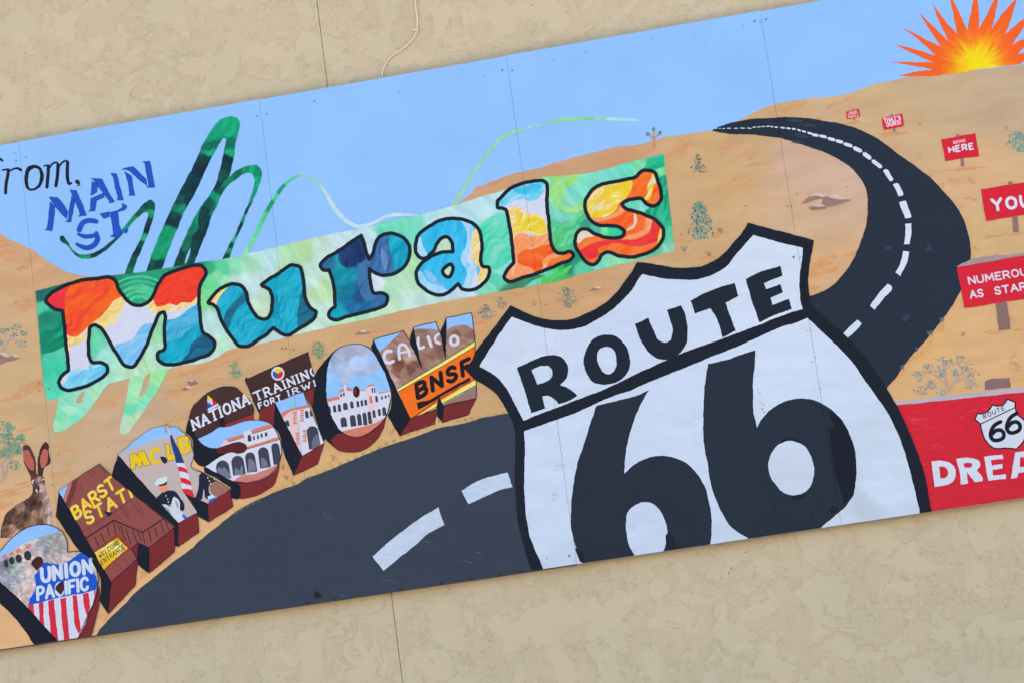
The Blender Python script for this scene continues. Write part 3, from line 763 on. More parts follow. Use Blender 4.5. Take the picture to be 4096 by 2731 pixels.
# ---- banner with the swirling paint, its two hanging drips
BAN = shape('''A 278,1502* 500,1440 700,1392 900,1376 1150,1345 1400,1303 1520,1282 1750,1250 1880,1228 D 0,1008 215,955 470,895 700,845 850,815 1100,755 1330,705 1480,665 1625,625 1800,570 2000,508 2150,452 Q 640,568 740,547 900,535 1150,510
 1400,455 1700,370 1960,308* 1978,320* 2000,560 2020,700 2040,900 2060,1050 2085,1322* G 1500,468 1200,540 1000,590 850,640 700,662 560,690 360,725 100,780 0,805 D 1700,1355 1400,1412 1200,1457 1000,1505 E 1200,215 1000,262 850,300 620,352 400,402
 B 1700,645 1330,730 1020,805 850,850 460,962 368,985* 340,800 310,480 290,250''')
ban_f = field('''B 320,160=20,90,85 350,250=70,200,160 360,320=15,115,95 400,420=10,135,110 350,520=20,140,115 420,600=70,195,160 400,750=50,200,165 450,900=70,210,175 600,900=120,215,200 700,830=150,225,205 760,560=90,205,165 820,640=150,215,210
 900,750=165,225,200 1000,760=185,228,200 1220,480=150,220,170 1220,560=180,222,205 1100,690=175,220,180 1050,60=30,165,120 1100,130=70,195,145 1080,200=30,160,115 980,20=15,130,95 1150,10=25,150,110 700,0=10,130,95 1000,-30=10,120,90
 1640,60=90,210,140 1650,-40=30,160,110 1700,0=120,212,160 1600,200=120,215,140 1780,40=150,225,180 1850,20=200,225,235 1950,60=190,220,230 1640,420=180,220,225 1750,560=180,225,200 2000,250=195,222,205 2050,300=190,222,190 1680,560=200,225,225 2200,520=185,220,225
 440,20=10,110,85 560,0=10,120,90 330,420=10,120,100 1600,-60=12,120,85 1500,-90=10,110,80 1300,-50=20,140,100 1750,-60=80,205,150 1850,-60=130,215,180 1950,-70=160,222,190 2100,-90=185,222,235 2200,-60=180,222,190 1570,680=190,225,225 1650,650=195,225,225
 D 100,1000=180,220,230 350,1000=170,215,170 450,950=175,215,160 550,950=190,220,210 700,900=195,218,235 500,1200=190,222,215 550,1300=180,220,170 560,1450=185,222,210 900,870=185,215,235 800,1530=170,225,190 1100,1280=165,220,180 1200,1250=175,220,190
 1000,1250=200,215,240 1150,1450=190,225,200 1300,780=110,215,195 1200,800=100,215,180 1110,830=90,210,180 1400,740=170,220,230 1550,680=185,218,235 1700,650=175,215,235 1850,620=170,215,235 1900,560=190,220,240 1850,700=180,220,235 1900,780=60,210,180
 1930,900=50,205,175 1900,1000=80,210,180 1980,1000=100,210,195 1950,1100=130,215,210 1920,1200=80,205,180 1990,1150=110,210,200 1250,1380=190,222,220 1850,1290=110,210,180 1700,1340=190,218,235 1530,930=185,220,200 1500,970=180,220,190 1270,1100=170,220,170
 Q 800,600=130,220,150 860,700=150,220,120 950,560=150,220,90 1050,700=110,215,200 1000,800=120,215,195 1200,580=110,215,190 1400,520=110,215,200 1600,470=90,210,180 1750,420=120,220,170 1900,420=20,170,130 1950,360=40,190,150 1950,500=110,215,140 1980,600=10,140,110
 1980,750=30,185,150 900,850=130,215,150 1050,880=140,215,120 880,960=120,210,205 1000,950=110,215,190 850,1080=70,190,140 1000,1030=90,195,130 900,1150=90,200,130 1000,1200=60,180,130 900,1300=70,190,120 1100,1000=40,150,120 1450,1110=30,195,140
 1300,1100=60,180,150 1360,1090=110,215,150 1650,830=100,205,180 1750,840=130,215,210 1850,900=20,150,110 1950,900=20,165,120 1980,1000=30,180,130 2020,1200=80,200,160 2050,1300=130,205,180 1900,1320=90,190,150 1450,1420=130,215,170 1300,1480=110,215,190
 1150,1520=80,200,160 1000,1450=20,120,100 1050,1400=20,140,110 850,1500=60,200,100 900,1480=40,180,80 700,1530=90,205,190 G 480,690=60,120,95 560,660=50,120,100 750,640=70,200,80 850,560=100,210,200 880,610=60,180,90 620,700=90,215,190''',
    warp=9, power=3.2, streak=.11, flow=(.012, .05), tilt=-.9, wl=48)
_bf = ban_f
ban_f = lambda Q: _bf(Q) * .86 + np.array((168, 218, 210)) * .14
banner = sheet('painted_banner', [BAN], ban_f, grid=6, mat=M_FLAT, label='pale green swirling painted banner behind the word Murals')
def swirl(s, f, clip, **k):
    return sheet('paint_swirl', [shape(s)], f, banner, clip=clip, grid=5, mat=M_FLAT, **k)
swirl('Q 1150,515* 1000,560 900,640 880,740 920,820 1000,860 1130,850* 1140,900* 1020,920 900,890 820,820 790,740 820,640 880,570 960,530*', wash([(120, 215, 165), (160, 220, 130), (150, 222, 160)], tilt=.9), BAN)
swirl('Q 1960,330* 1900,350 1780,440 1720,520 1690,600* 1740,560 1860,480 1990,430*', wash([(20, 150, 115), (40, 185, 145), (70, 200, 160)], tilt=.8), BAN)
swirl('Q 1940,580* 2000,560* 2060,1000* 1990,1010 1900,960 1780,900 1880,860 1960,780*', wash([(10, 130, 100), (20, 165, 120), (60, 190, 150)], tilt=1.1), BAN)
swirl('Q 800,1080* 900,1050 1020,1000 1100,900 1140,880* 1150,980 1060,1060 1040,1200 960,1260 860,1280*', wash([(60, 180, 120), (90, 200, 140), (110, 215, 165)], tilt=.9), BAN)
swirl('Q 60,1040* 150,970 320,950* 360,1200* 390,1400* 200,1520 90,1300', wash([(50, 205, 170), (90, 212, 185), (130, 218, 200)], tilt=.8), BAN)
swirl('G 400,712* 440,680 540,660 640,600 760,590* 640,640 560,700*', wash([(60, 120, 95), (70, 150, 110)], tilt=.9), BAN)
swirl('G 700,660* 760,620 860,560 950,510* 960,520* 900,590 820,640*', wash([(60, 190, 80), (90, 210, 110)], tilt=.9), BAN)
swirl('B 285,380* 330,420 400,430 450,380 470,310* 500,400* 510,560* 420,600 330,620*', wash([(10, 120, 95), (16, 140, 110), (40, 165, 130)], tilt=.5), BAN)
for r_c, wd in ((75, 26), (112, 12), (150, 18), (190, 10), (225, 16)):
    sheet('paint_swirl', stroke([P1('B %f,%f' % (1095 + 1.25 * r_c * math.cos(a), 250 + r_c * 1.05 * math.sin(a))) for a in np.linspace(3.35, 6.1, 16)], wd / 1.96), wash([(60, 190, 140), (95, 212, 165)]), banner, clip=BAN, grid=5)
dr_f = field('B 480,1000=130,220,190 450,1100=125,220,180 500,1180=150,220,185 560,1130=120,222,190 520,1060=165,225,205 650,1030=150,222,200 800,930=165,225,190 445,1210=150,222,185 1080,850=155,225,180 1020,950=150,225,180 1000,1050=105,220,180 1120,1000=125,222,190 1080,900=170,225,180 1180,960=130,220,170 1250,800=150,225,160 1000,1110=175,218,185 960,1200=178,215,190 1080,1100=175,216,180', warp=8, streak=.06)
sheet('hanging_drip', [shape('B 465,945* 440,1080 420,1190 425,1225 460,1228 560,1180 680,1080 770,960 845,850*')], dr_f, banner, holes=[shape('B 668,905* 620,940 605,1000 630,1002 655,950')], grid=5)
sheet('hanging_drip', [shape('B 1020,800* 1000,900 975,1050 945,1180 942,1235 980,1245 1060,1160 1160,1020 1250,880 1330,728*')], dr_f, banner, holes=[shape('B 1182,758* 1140,800 1110,890 1097,952 1122,940 1162,860')], grid=5)

# ---- the word "Murals": each letter a black outline over swirled paint
LETTERS = [
 ('''B 360,205 400,150 490,95 620,50 760,30 880,28 905,45 930,110 980,180 1040,230 1100,240 1160,215 1210,150 1240,80 1270,30 1340,-20 1440,-50 1530,-75 1590,-65 1615,-20 1600,30 1565,90 1562,160 1565,270 1575,370 1602,462
 1640,480 1680,520 1680,570 1640,620 1560,650 1450,685 1340,700 1270,690 1235,650 1240,610 1290,585 1290,500 1292,400 1295,320 1285,295 1260,300 1220,370 1180,470 1140,570 1090,660 1040,720 990,715 930,640 880,560 830,470 780,410 740,395
 710,410 700,480 695,580 700,640 725,685 790,685 840,710 845,750 800,800 720,850 620,885 530,900 480,880 465,830 485,790 540,745* 535,680 520,560 510,430 500,340 490,285* 440,270 390,240''', None,
  '''B 440,220=224,50,62 500,150=226,52,62 600,120=232,60,50 800,130=238,80,40 700,80=226,70,40 880,180=245,90,30 560,300=235,70,30 640,350=250,100,25 560,430=240,80,35 860,90=236,70,40 760,270=248,110,40 600,450=245,95,40 800,300=228,195,110 700,400=242,228,190
 600,520=228,203,140 860,380=240,225,180 760,350=232,205,110 930,200=235,190,80 560,500=240,215,170 650,470=232,200,110 850,250=240,225,170 1000,300=205,212,240 860,440=205,212,240 950,480=204,212,240 600,650=200,210,240 640,700=202,210,240 1050,330=206,212,242 580,600=205,212,240
 1100,430=120,185,240 1000,580=115,180,240 950,640=118,182,240 1050,680=125,190,240 1150,420=120,180,240 1350,60=225,60,45 1450,120=215,55,45 1300,200=215,60,45 1550,0=235,60,50 1500,180=225,70,50 1440,0=222,60,40 1560,100=225,60,45
 1180,220=232,215,180 1300,260=228,200,150 1450,230=235,215,170 1200,170=240,210,120 1540,170=235,215,170 1350,310=200,212,240 1500,210=210,212,235 1230,290=205,212,240 1420,290=205,212,240 1400,400=70,170,215 1500,320=90,180,225 1340,380=110,190,232 1450,550=0,160,200 1350,640=0,150,190 1550,450=20,140,170 1540,260=100,190,225
 1600,560=30,95,130 1540,620=25,100,135 1620,510=35,90,125 1500,600=15,120,150 560,780=110,200,240 700,760=70,185,235 620,850=130,200,245 780,730=170,210,245 640,740=190,215,245 500,850=180,215,245 560,820=120,200,240 750,800=90,195,238'''),
 ('''B 1635,222 1660,180 1740,105 1830,72 1890,85 1930,140 1950,220 1990,300 2040,345 2090,345 2125,300 2135,230 2130,150 2105,110 D 95,1258 135,1222 230,1165 340,1100 390,1115 415,1180 425,1290 450,1400 480,1442 E 1105,95 1103,125 1050,180
 960,235 880,280 820,255 770,220* 720,270 640,320 560,365 510,360 450,300 390,210 350,120 325,60 285,32''', None,
  '''B 1800,180=10,160,190 1850,250=30,90,130 1800,330=30,90,130 1700,170=200,215,200 1670,200=232,212,150 1750,120=170,212,225 1850,110=60,175,220 1900,400=0,165,200 2000,430=0,150,185 2050,480=30,140,180 1900,150=10,150,190 1800,430=0,150,185 1900,520=0,165,200 1740,280=20,150,180
 D 200,1250=0,160,190 300,1300=0,165,200 380,1180=10,170,200 250,1500=0,150,180 420,1400=25,100,140 450,1500=20,120,150 350,1560=0,150,180 200,1400=0,140,175 300,1420=0,170,205'''),
 ('''D 552,1105 590,1055 680,1000 780,930 875,870* 895,930 910,1000 935,1055* 965,1010 985,930 1030,870 1100,853 1180,875 1240,930 1255,1000 1230,1080 1180,1140 1110,1175 1030,1180 970,1155 938,1130* 945,1240 970,1320 1040,1320 1080,1350
 1070,1400 1000,1440 880,1475 760,1505 650,1525 620,1500 630,1460 668,1425* 665,1340 650,1230 620,1140* 575,1138''', None,
  '''D 620,1080=40,110,150 680,1040=40,140,170 750,1050=25,50,95 820,980=25,60,105 860,920=40,75,120 900,1100=40,90,140 720,1200=20,140,165 760,1300=15,120,150 900,1250=40,80,130 880,1350=35,80,140 820,1420=30,110,160 700,1480=0,160,190 700,1120=25,150,175 800,1150=25,140,170
 1020,1360=40,90,150 960,1060=60,110,165 1040,1000=90,130,190 1060,1080=60,110,170 1030,920=40,100,150 1150,1000=0,175,205 1200,950=0,165,195 1180,1080=0,150,180 940,1400=25,100,150 680,1300=15,130,155 780,1080=25,45,90'''),
 ('''D 1297,945 1320,870 1400,800 1500,750 1600,735 1700,755 1780,800 1810,870 1818,980 1812,1080 1830,1115 1870,1118 1880,1150 1850,1220 1790,1275 1720,1295 1660,1285 1632,1247* 1590,1290 1530,1330 1460,1335 1370,1290 1310,1220 1305,1150
 1340,1090 1420,1035 1500,1000 1590,998* 1585,930 1555,885 1510,885 1470,930 1430,1000 1380,1045 1335,1043 1300,1000''', 'D 1575,1095 1535,1115 1510,1150 1525,1180 1560,1195 1585,1160 1592,1120',
  '''D 1400,900=90,190,235 1350,980=150,215,250 1320,930=160,218,250 1500,820=50,180,230 1600,800=60,185,235 1620,950=50,175,230 1500,1080=50,185,235 1420,1150=80,190,240 1380,1220=150,210,248 1460,1260=130,205,245 1600,1180=30,165,220 1680,1000=120,190,245 1700,1150=130,195,245
 1720,900=170,210,245 1760,1000=235,225,180 1780,880=235,215,150 1790,1080=225,195,90 1830,1160=225,190,40 1750,1240=205,212,240 1820,1210=235,225,170 1550,1280=160,210,245 1560,1050=40,180,232 1360,1150=170,215,248 1690,830=110,195,240'''),
 ('''Q 240,868 235,820 290,740 380,660 500,615 640,590 720,590 752,620 757,700 752,850 770,980 785,1150 810,1280 850,1330 920,1345 1000,1330 1030,1370 1000,1410 900,1450 G 680,580 560,615 450,637 425,615 440,570 500,495* Q 395,1300 370,1120 345,960 322,885* 275,872''', None,
  '''Q 400,730=80,195,240 550,680=50,185,235 650,690=100,200,240 500,780=150,215,245 350,830=160,215,245 290,820=120,205,242 650,800=210,214,240 500,840=215,215,235 720,700=205,214,242 700,640=110,200,240 420,900=226,206,110 500,950=226,203,60 600,1000=230,210,70 450,1080=235,200,20
 650,1100=230,205,80 690,980=225,210,140 700,900=215,214,235 600,1140=235,225,150 450,1180=235,190,150 550,1200=245,140,90 700,1200=245,140,90 440,1300=240,160,110 520,1350=240,90,30 650,1320=240,90,30 750,1270=245,105,40 600,1430=248,120,50 420,1480=245,145,85
 750,1420=240,160,110 850,1400=245,110,60 950,1380=245,120,60 380,1540=240,150,90 600,900=222,212,190 400,1000=222,215,200 420,1130=236,212,120 500,1420=240,95,40'''),
 ('''Q 1150,830 1170,760 1230,680 1320,625 1450,600 1600,570 1690,545 1740,485 1820,480 1880,500 1910,580 1945,700 1945,780 1900,840 1830,850 1780,820 1740,775 1680,775 1580,800 1540,835 1570,870 1680,910 1800,950 1900,1010 1965,1090
 1965,1180 1900,1280 1780,1350 1620,1385 1500,1370 1380,1335 1330,1360 1290,1420 1230,1465 1170,1440 1090,1340 1045,1240 1060,1150 1120,1090 1180,1095 1250,1140 1350,1175 1480,1185 1550,1160 1565,1120 1520,1075 1420,1055 1280,1045
 1210,1000 1170,930''', None,
  '''Q 1850,540=250,150,30 1800,570=248,110,30 1720,650=250,100,25 1860,600=240,210,90 1900,680=250,100,30 1850,780=248,100,30 1800,740=240,200,80 1600,640=235,200,80 1450,660=230,205,60 1350,700=225,215,170 1250,740=215,214,225 1300,800=230,205,80 1450,800=230,200,50
 1250,900=225,215,150 1350,900=230,205,70 1500,850=235,200,90 1400,960=240,190,150 1300,1010=240,110,50 1500,980=245,110,40 1600,950=245,100,30 1550,1060=248,120,40 1690,980=215,205,200 1640,1080=235,190,160 1720,1020=240,80,35 1800,1000=245,150,100 1760,1100=245,140,80
 1650,1180=245,130,80 1850,1100=230,55,45 1750,1220=228,50,50 1900,1050=240,80,45 1930,1150=240,210,90 1850,1270=245,110,40 1650,1300=248,100,40 1500,1240=230,60,60 1300,1270=235,70,50 1150,1220=240,90,45 1200,1350=225,45,65 1230,1430=240,80,50 1130,1160=220,200,180
 1180,1140=215,210,220 1100,1200=235,200,140 1550,600=238,215,150 1400,760=238,215,130 1650,570=240,205,110'''),
]
FAM = {
 'white': wash([(200, 210, 240), (208, 214, 242)]), 'cream': wash([(214, 212, 226), (236, 220, 160), (228, 196, 100), (240, 228, 190)], .7), 'yellow': wash([(240, 232, 170), (228, 204, 60), (226, 196, 30), (222, 214, 200)], .6),
 'red': wash([(222, 48, 50), (236, 70, 42), (226, 56, 46)], .4), 'redorange': wash([(228, 60, 50), (244, 92, 34), (250, 108, 30)], .75), 'crimson': wash([(220, 44, 62), (232, 62, 62)], .5), 'orange': wash([(242, 88, 34), (250, 112, 40), (246, 130, 66)], .7),
 'deep': wash([(232, 78, 30), (242, 96, 34), (248, 120, 60)], .3), 'peach': wash([(246, 168, 120), (244, 146, 92), (240, 190, 160)], .8), 'sky': wash([(100, 182, 240), (120, 190, 242), (150, 205, 246)], .6), 'aqua': wash([(70, 196, 236), (110, 205, 240), (160, 218, 246)], .6),
 'teal': wash([(0, 135, 175), (0, 165, 200), (60, 175, 215)], .9), 'darkteal': wash([(22, 84, 120), (36, 104, 140), (20, 120, 150)], .5), 'navy': wash([(24, 42, 88), (30, 60, 110), (36, 80, 130)], 1.2), 'steel': wash([(40, 90, 150), (66, 112, 170), (60, 120, 170)], 1.3),
 'lblue': wash([(120, 196, 246), (150, 210, 248), (175, 214, 246)], 1.3)}
REG = {
 'M': [('white', 'B 880,60* 1000,200* 1250,200* 1400,200* 1640,100* 1640,300* 1300,700* 1000,760* 700,420* 700,900* 450,900* 450,400*'),
  ('cream', 'B 500,470* 560,440 680,400 760,340 850,260 930,160* 980,195 960,290 930,340 900,390 860,400 830,440 780,430 740,420 700,470 650,520 600,545 560,560 540,640* 515,560*'),
  ('redorange', 'B 300,150* 400,20* 950,-20* 980,160* 900,200 850,260 800,320 740,365 680,415 640,460 590,487 545,475 500,430* 300,300*'),
  ('crimson', 'B 300,180* 400,60 600,50* 540,110 510,190 512,290* 380,280*'),
  ('cream', 'B 1150,215* 1200,150 1250,180 1350,225 1450,200 1600,120* 1570,200 1480,250 1400,280 1320,292 1250,300 1190,290 1160,255'),
  ('red', 'B 1240,60* 1280,-60* 1660,-120* 1660,60* 1560,150* 1540,180 1490,220 1430,215 1380,240 1330,225 1290,240 1230,250 1200,190*'),
  ('sky', 'B 880,570* 920,542 1000,522 1060,482 1100,412 1150,380 1215,382* 1260,420* 1050,780* 960,740*'),
  (wash([(60, 165, 210), (90, 182, 226), (20, 155, 200)], .6), 'B 1300,355* 1380,342 1450,292 1600,190* 1660,400* 1720,560* 1300,760* 1180,640* 1290,580*'),
  ('teal', 'B 1300,520* 1400,500 1500,420 1600,360* 1700,500* 1640,700* 1280,740* 1200,640* 1260,590*'),
  ('darkteal', 'B 1600,450* 1545,500 1500,540 1482,600 1440,655 1425,700* 1720,660* 1740,490*'),
  ('aqua', 'B 460,860* 500,850 530,800 560,745 620,735 700,740 760,718 790,680* 880,690* 880,800* 500,940*'),
  ('sky', 'B 555,840 580,780 640,765 720,788 775,735 785,765 720,815 640,800 595,835')],
 'u': [(wash([(0, 150, 185), (20, 165, 200), (50, 180, 215), (0, 140, 175)], 1.0), 'B 1600,40* 1950,40* 2050,330* 2200,350* 2160,0* D 420,1040* 560,1500* E 880,320* 760,260* 540,400* 300,250*'),
  ('darkteal', 'B 1750,370* 1780,280 1850,200 1915,140* 1940,185 1880,250 1820,340 1790,430*'),
  ('cream', 'B 1630,240* 1650,185 1730,110 1800,85* 1745,150 1708,200 1702,260*'),
  ('darkteal', 'D 370,1500* 388,1380 415,1270* 440,1400 560,1500* 380,1620*')],
 'r': [('navy', 'D 702,980* 690,1030 710,1090 760,1118 800,1100 830,1060 850,1080* 910,1090* 890,840* 780,880*'),
  ('steel', 'D 930,1080* 985,960 1020,880 1085,850* 1092,960 1130,1090 1140,1200* 1000,1190* 930,1120*'),
  (wash([(120, 160, 215), (90, 130, 190)], 1.3), 'D 1035,970 1060,1000 1078,1080 1055,1145 1035,1080'),
  ('teal', 'D 1088,840* 1290,880* 1260,1120* 1150,1190* 1125,1090 1095,960'),
  ('steel', 'D 850,1100* 900,1060* 960,1060* 950,1250* 960,1320* 1000,1335 960,1380 900,1370 858,1300 850,1200'),
  (wash([(40, 96, 160), (60, 110, 170), (30, 90, 150)], .8), 'D 1000,1310* 1100,1320* 1090,1410* 980,1440 930,1400 990,1370')],
 'a': [(wash([(36, 172, 228), (56, 184, 236), (80, 194, 238)], 1.2), 'D 1250,700* 1900,700* 1900,1320* 1250,1380*'),
  ('lblue', 'D 1260,900* 1330,880 1360,960 1420,1050* 1280,1080*'), ('lblue', 'D 1620,720* 1700,830 1690,950 1650,1050 1700,1150 1650,1310* 1760,1310* 1780,1100 1740,1000 1760,850 1720,740*'),
  ('white', 'D 1745,830* 1730,950 1702,1050 1760,1150 1715,1310* 1830,1310* 1800,1200 1745,1100 1745,1000 1790,880*'),
  ('cream', 'D 1770,780* 1742,900 1738,1000 1760,1080 1800,1120 1790,1200 1810,1310* 1920,1200* 1920,1080* 1850,1000* 1850,800*'),
  ('lblue', 'D 1290,1180* 1340,1150 1400,1230 1470,1255 1560,1300* 1460,1370* 1310,1320*'), ('sky', 'D 1370,1140 1420,1160 1480,1230 1540,1280 1480,1260 1400,1220')],
 'l': [('white', 'Q 200,550* 800,550* 1060,1320* 900,1500* 300,1600*'), ('aqua', 'Q 200,860* 300,855 400,800 480,780 560,800 650,780 720,700 745,640* 760,560* 400,560* 200,700*'),
  (wash([(50, 184, 232), (90, 200, 240)], .3), 'Q 400,680 520,640 640,620 700,640 640,700 540,730 440,720'),
  ('cream', 'Q 320,880* 400,855 460,860 520,900 570,930 660,930 720,980 760,1020* 790,1160* 640,1165 560,1130 480,1130 420,1170 370,1210*'),
  ('yellow', 'Q 430,890* 480,920 600,960 700,990 740,1060 740,1110 650,1140 600,1110 520,1110 425,1125*'),
  ('peach', 'Q 390,1210* 430,1155 500,1132 560,1150 640,1168 780,1130* 850,1320* 1060,1310* 900,1500* 280,1600*'),
  ('deep', 'Q 465,1345 520,1305 600,1300 680,1270 800,1245* 850,1340* 760,1370 700,1440 710,1500 640,1560* 590,1500 520,1475 450,1440'),
  ('orange', 'Q 740,1510* 780,1425 860,1385 1010,1335* 1050,1390* 850,1500*')],
 's': [('orange', 'Q 1000,450* 2000,450* 2000,1500* 1000,1500*'),
  ('yellow', 'Q 1100,900* 1140,740 1230,620* 1450,570* 1640,545* 1645,640 1605,740 1560,785 1500,830 1480,880 1400,950 1300,975 1190,975*'),
  ('cream', 'Q 1180,800 1260,700 1360,660 1330,720 1250,800'), ('cream', 'Q 1250,880 1380,830 1480,780 1420,850 1330,900'), ('peach', 'Q 1170,975* 1300,980 1400,955 1490,890 1530,845* 1570,885 1480,960 1350,1000 1220,1015*'),
  ('deep', 'Q 1230,1020* 1350,1005 1490,970 1570,890* 1680,930* 1650,1030 1580,1090* 1450,1060 1300,1040*'),
  ('yellow', 'Q 1860,490* 1830,580 1800,640 1810,700 1760,790* 1815,785 1855,700 1872,640 1950,590* 1920,520*'),
  (wash([(226, 206, 200), (240, 180, 150)]), 'Q 1672,915* 1695,990 1662,1080 1575,1115* 1600,1080 1652,1040 1660,960*'),
  ('peach', 'Q 1795,950* 1855,1000* 1825,1100 1720,1182 1550,1205* 1580,1170 1700,1130 1780,1060 1790,990'),
  ('crimson', 'Q 1860,1010* 1990,1080* 1960,1160 1880,1230* 1750,1270 1600,1260 1450,1240 1330,1270 1200,1345* 1060,1345* 1150,1280 1300,1220 1450,1200 1600,1210 1720,1190 1830,1120'),
  ('crimson', 'Q 1110,1330 1200,1330 1280,1300 1290,1360 1200,1405'), (wash([(216, 206, 206), (224, 214, 190)]), 'Q 1050,1200* 1110,1100 1190,1095* 1250,1170* 1150,1190 1090,1245*'),
  ('yellow', 'Q 1938,1085* 1990,1150* 1960,1210 1895,1280* 1915,1180')],
}
for (sp, hole, seeds), ch in zip(LETTERS, 'Murals'):
    body = shape(sp)
    hs = [shape(hole)] if hole else []
    w = 14.6
    f = sheet('mural_letter', [body], field(seeds, warp=7, power=3.2, streak=.13, flow=(.02, .09), tilt=.8, wl=30), banner, holes=hs, grid=5, mat=M_FLAT, label='large painted letter %s filled with swirled colours' % ch)
    for fam, rg in REG.get(ch, ()):
        sheet('paint_region', [shape(rg)], FAM[fam] if isinstance(fam, str) else fam, banner, clip=body, holes=hs, grid=5, mat=M_FLAT)
    polys = stroke(body, w, closed=True)
    for h in hs: polys += stroke(h, w, closed=True)
    sheet('letter_outline', polys, (27, 32, 44), banner, mat=M_DARK)

# ---- black script "from," and blue MAIN ST.
BLK = (26, 30, 44)
def multi(name, specs, color, parent=None, mat=None, closed=None, **k):
    polys = []
    for s, w in specs:
        if w is None: polys.append(shape(s))
        else: polys += stroke(line(s), ([x / 1.96 for x in w] if not np.isscalar(w) else w / 1.96))
    return sheet(name, polys, color, parent, mat=mat, **k)
fr = multi('script_letter', [('A -60,640 -40,560 -20,490 -5,463 18,478', [27, 27, 25, 19, 18]), ('A -70,558 -5,552', 14)], BLK, label='black script letter f', mat=M_DARK)
multi('script_letter', [('A 66,552 60,600 48,660 44,732', 25), ('A 22,552 66,545', 15), ('A 66,566 100,546 140,538 164,552', [12, 14, 18, 22])], BLK, mat=M_DARK)
sheet('script_letter', [shape('A 265,510 312,522 340,570 335,640 300,695 240,713 205,690 190,630 200,560 225,522')], BLK, holes=[shape('A 270,535 300,547 312,590 305,650 270,690 238,695 220,650 224,590 242,550')], mat=M_DARK)
multi('script_letter', [('A 380,525 376,600 368,685', 26), ('A 455,510 450,600 438,675', 26), ('A 530,490 528,560 530,620 545,660 562,652', [24, 27, 27, 22, 12]), ('A 345,520 380,512', 13), ('A 382,545 415,500 445,492 457,520', 15), ('A 457,535 495,488 525,480 538,500', 15)], BLK, mat=M_DARK)
multi('comma', [('A 605,643 606,644', 34), ('A 616,648 622,664 604,677', [20, 14, 5])], BLK, mat=M_DARK)
BLU = (36, 82, 196)
for s in (['A 395,802* 432,838* 410,1028* 352,1018* 370,1008*', 'A 385,762* 450,766* 500,825 535,882* 520,932* 470,880 428,828*', 'A 562,755* 587,800* 555,958* 515,955* 532,940*', 'A 548,707* 600,711* 650,830 678,905* 616,914* 630,895* 585,790'],
          ['A 722,640* 765,665* 760,725* 712,752*', 'A 712,775* 808,733* 820,765* 758,790* 745,872* 695,876* 708,860*', 'A 710,618* 800,622* 850,720 900,802* 850,814* 858,800* 800,720 735,630*'],
          ['A 866,575* 915,579* 940,680 966,788* 920,790* 925,770* 905,690 885,600*'], ['A 975,562* 1030,602* 1057,752* 1008,753* 1020,740* 1000,640', 'A 952,545* 1000,530 1045,523* 1145,622* 1150,676* 1085,620 1020,558* 985,548', 'A 1116,485* 1176,484* 1195,580 1215,685* 1150,688* 1165,672* 1150,590 1138,500*'],
          ['A 783,895* 858,878* 858,917* 815,932*', 'A 862,882* 930,862 960,840 958,812* 995,835 985,858 925,878* 930,960 948,1073 920,1080 862,1072* 888,1055* 878,960']):
    o = sheet('stencil_letter', [shape(x) for x in s], BLU, mat=M_BRUSH)
    sheet('edge_line', [shape(x) for x in s], (26, 58, 158), o, strip=1.8)
multi('stencil_letter', [('A 755,955 700,947 650,965 622,1020', [36, 38, 40, 44]), ('A 612,1052 660,1072 735,1066', [18, 34, 34]), ('A 755,1045 765,1095 730,1145 680,1162 600,1130', [30, 42, 42, 40, 20])], BLU, mat=M_BRUSH)
sheet('full_stop', [disc(P1('A 988,1027'), 8.5, 11.5, .4)], BLU, mat=M_BRUSH)

# ---- hare
hare = sheet('painted_hare', [shape('P 390,790 470,770 545,800 565,870 575,960 610,1050 640,1180 665,1420* 700,1568* 0,1568* 20,1430 70,1280 200,1160 330,1080 400,1020 410,960 390,860')],
    field('P 450,830=100,70,60 520,850=160,135,125 560,860=90,60,50 420,900=90,62,55 480,950=75,50,48 540,960=165,145,140 500,1040=110,82,75 590,1100=170,150,145 620,1250=178,160,160 560,1300=150,120,105 440,1100=75,52,48 350,1100=85,60,52 250,1180=140,112,92 150,1250=95,70,60 90,1380=80,58,48 200,1350=100,72,60 300,1250=90,66,58 400,1250=165,125,100 350,1400=140,100,75 250,1430=90,66,56 150,1480=170,130,115 230,1500=175,135,118 60,1500=100,74,60 430,1380=170,130,105 480,1380=110,80,70 640,1350=185,168,165 380,1180=80,58,52', warp=6, power=2.6, streak=.42, flow=(.05, .22), tilt=1.0), grid=4, mat=M_BRUSH, label='brown painted hare with tall ears')
sheet('hare_ear', [shape('P 290,408* 345,405 390,450 430,540 448,620 452,700 475,800* 390,805* 340,710 305,620 292,500')], (84, 52, 48), hare, mat=M_BRUSH)
sheet('hare_ear', [shape('P 572,365 602,382 612,470 622,640 550,700 532,800* 480,785* 470,640 490,500 530,400')], (66, 42, 42), hare, mat=M_BRUSH)
sheet('inner_ear', [shape('P 310,470 350,465 395,540 425,640 418,720 370,700 325,640')], (176, 96, 84), hare, mat=M_BRUSH)
sheet('inner_ear', [shape('P 560,450 592,465 600,560 585,640 530,690 505,610 520,510')], (180, 100, 88), hare, mat=M_BRUSH)
each('hare_eye', [disc(P1('P 412,862'), 5, 9, .3), disc(P1('P 540,838'), 7, 4, -.5), disc(P1('P 460,975'), 3, 8, -.3), disc(P1('P 510,975'), 5, 4)], (200, 206, 214), hare)
each('hare_eye', [disc(P1('P 425,868'), 3, 5), disc(P1('P 545,848'), 4, 3), disc(P1('P 488,945'), 3, 12)], (34, 26, 30), hare)

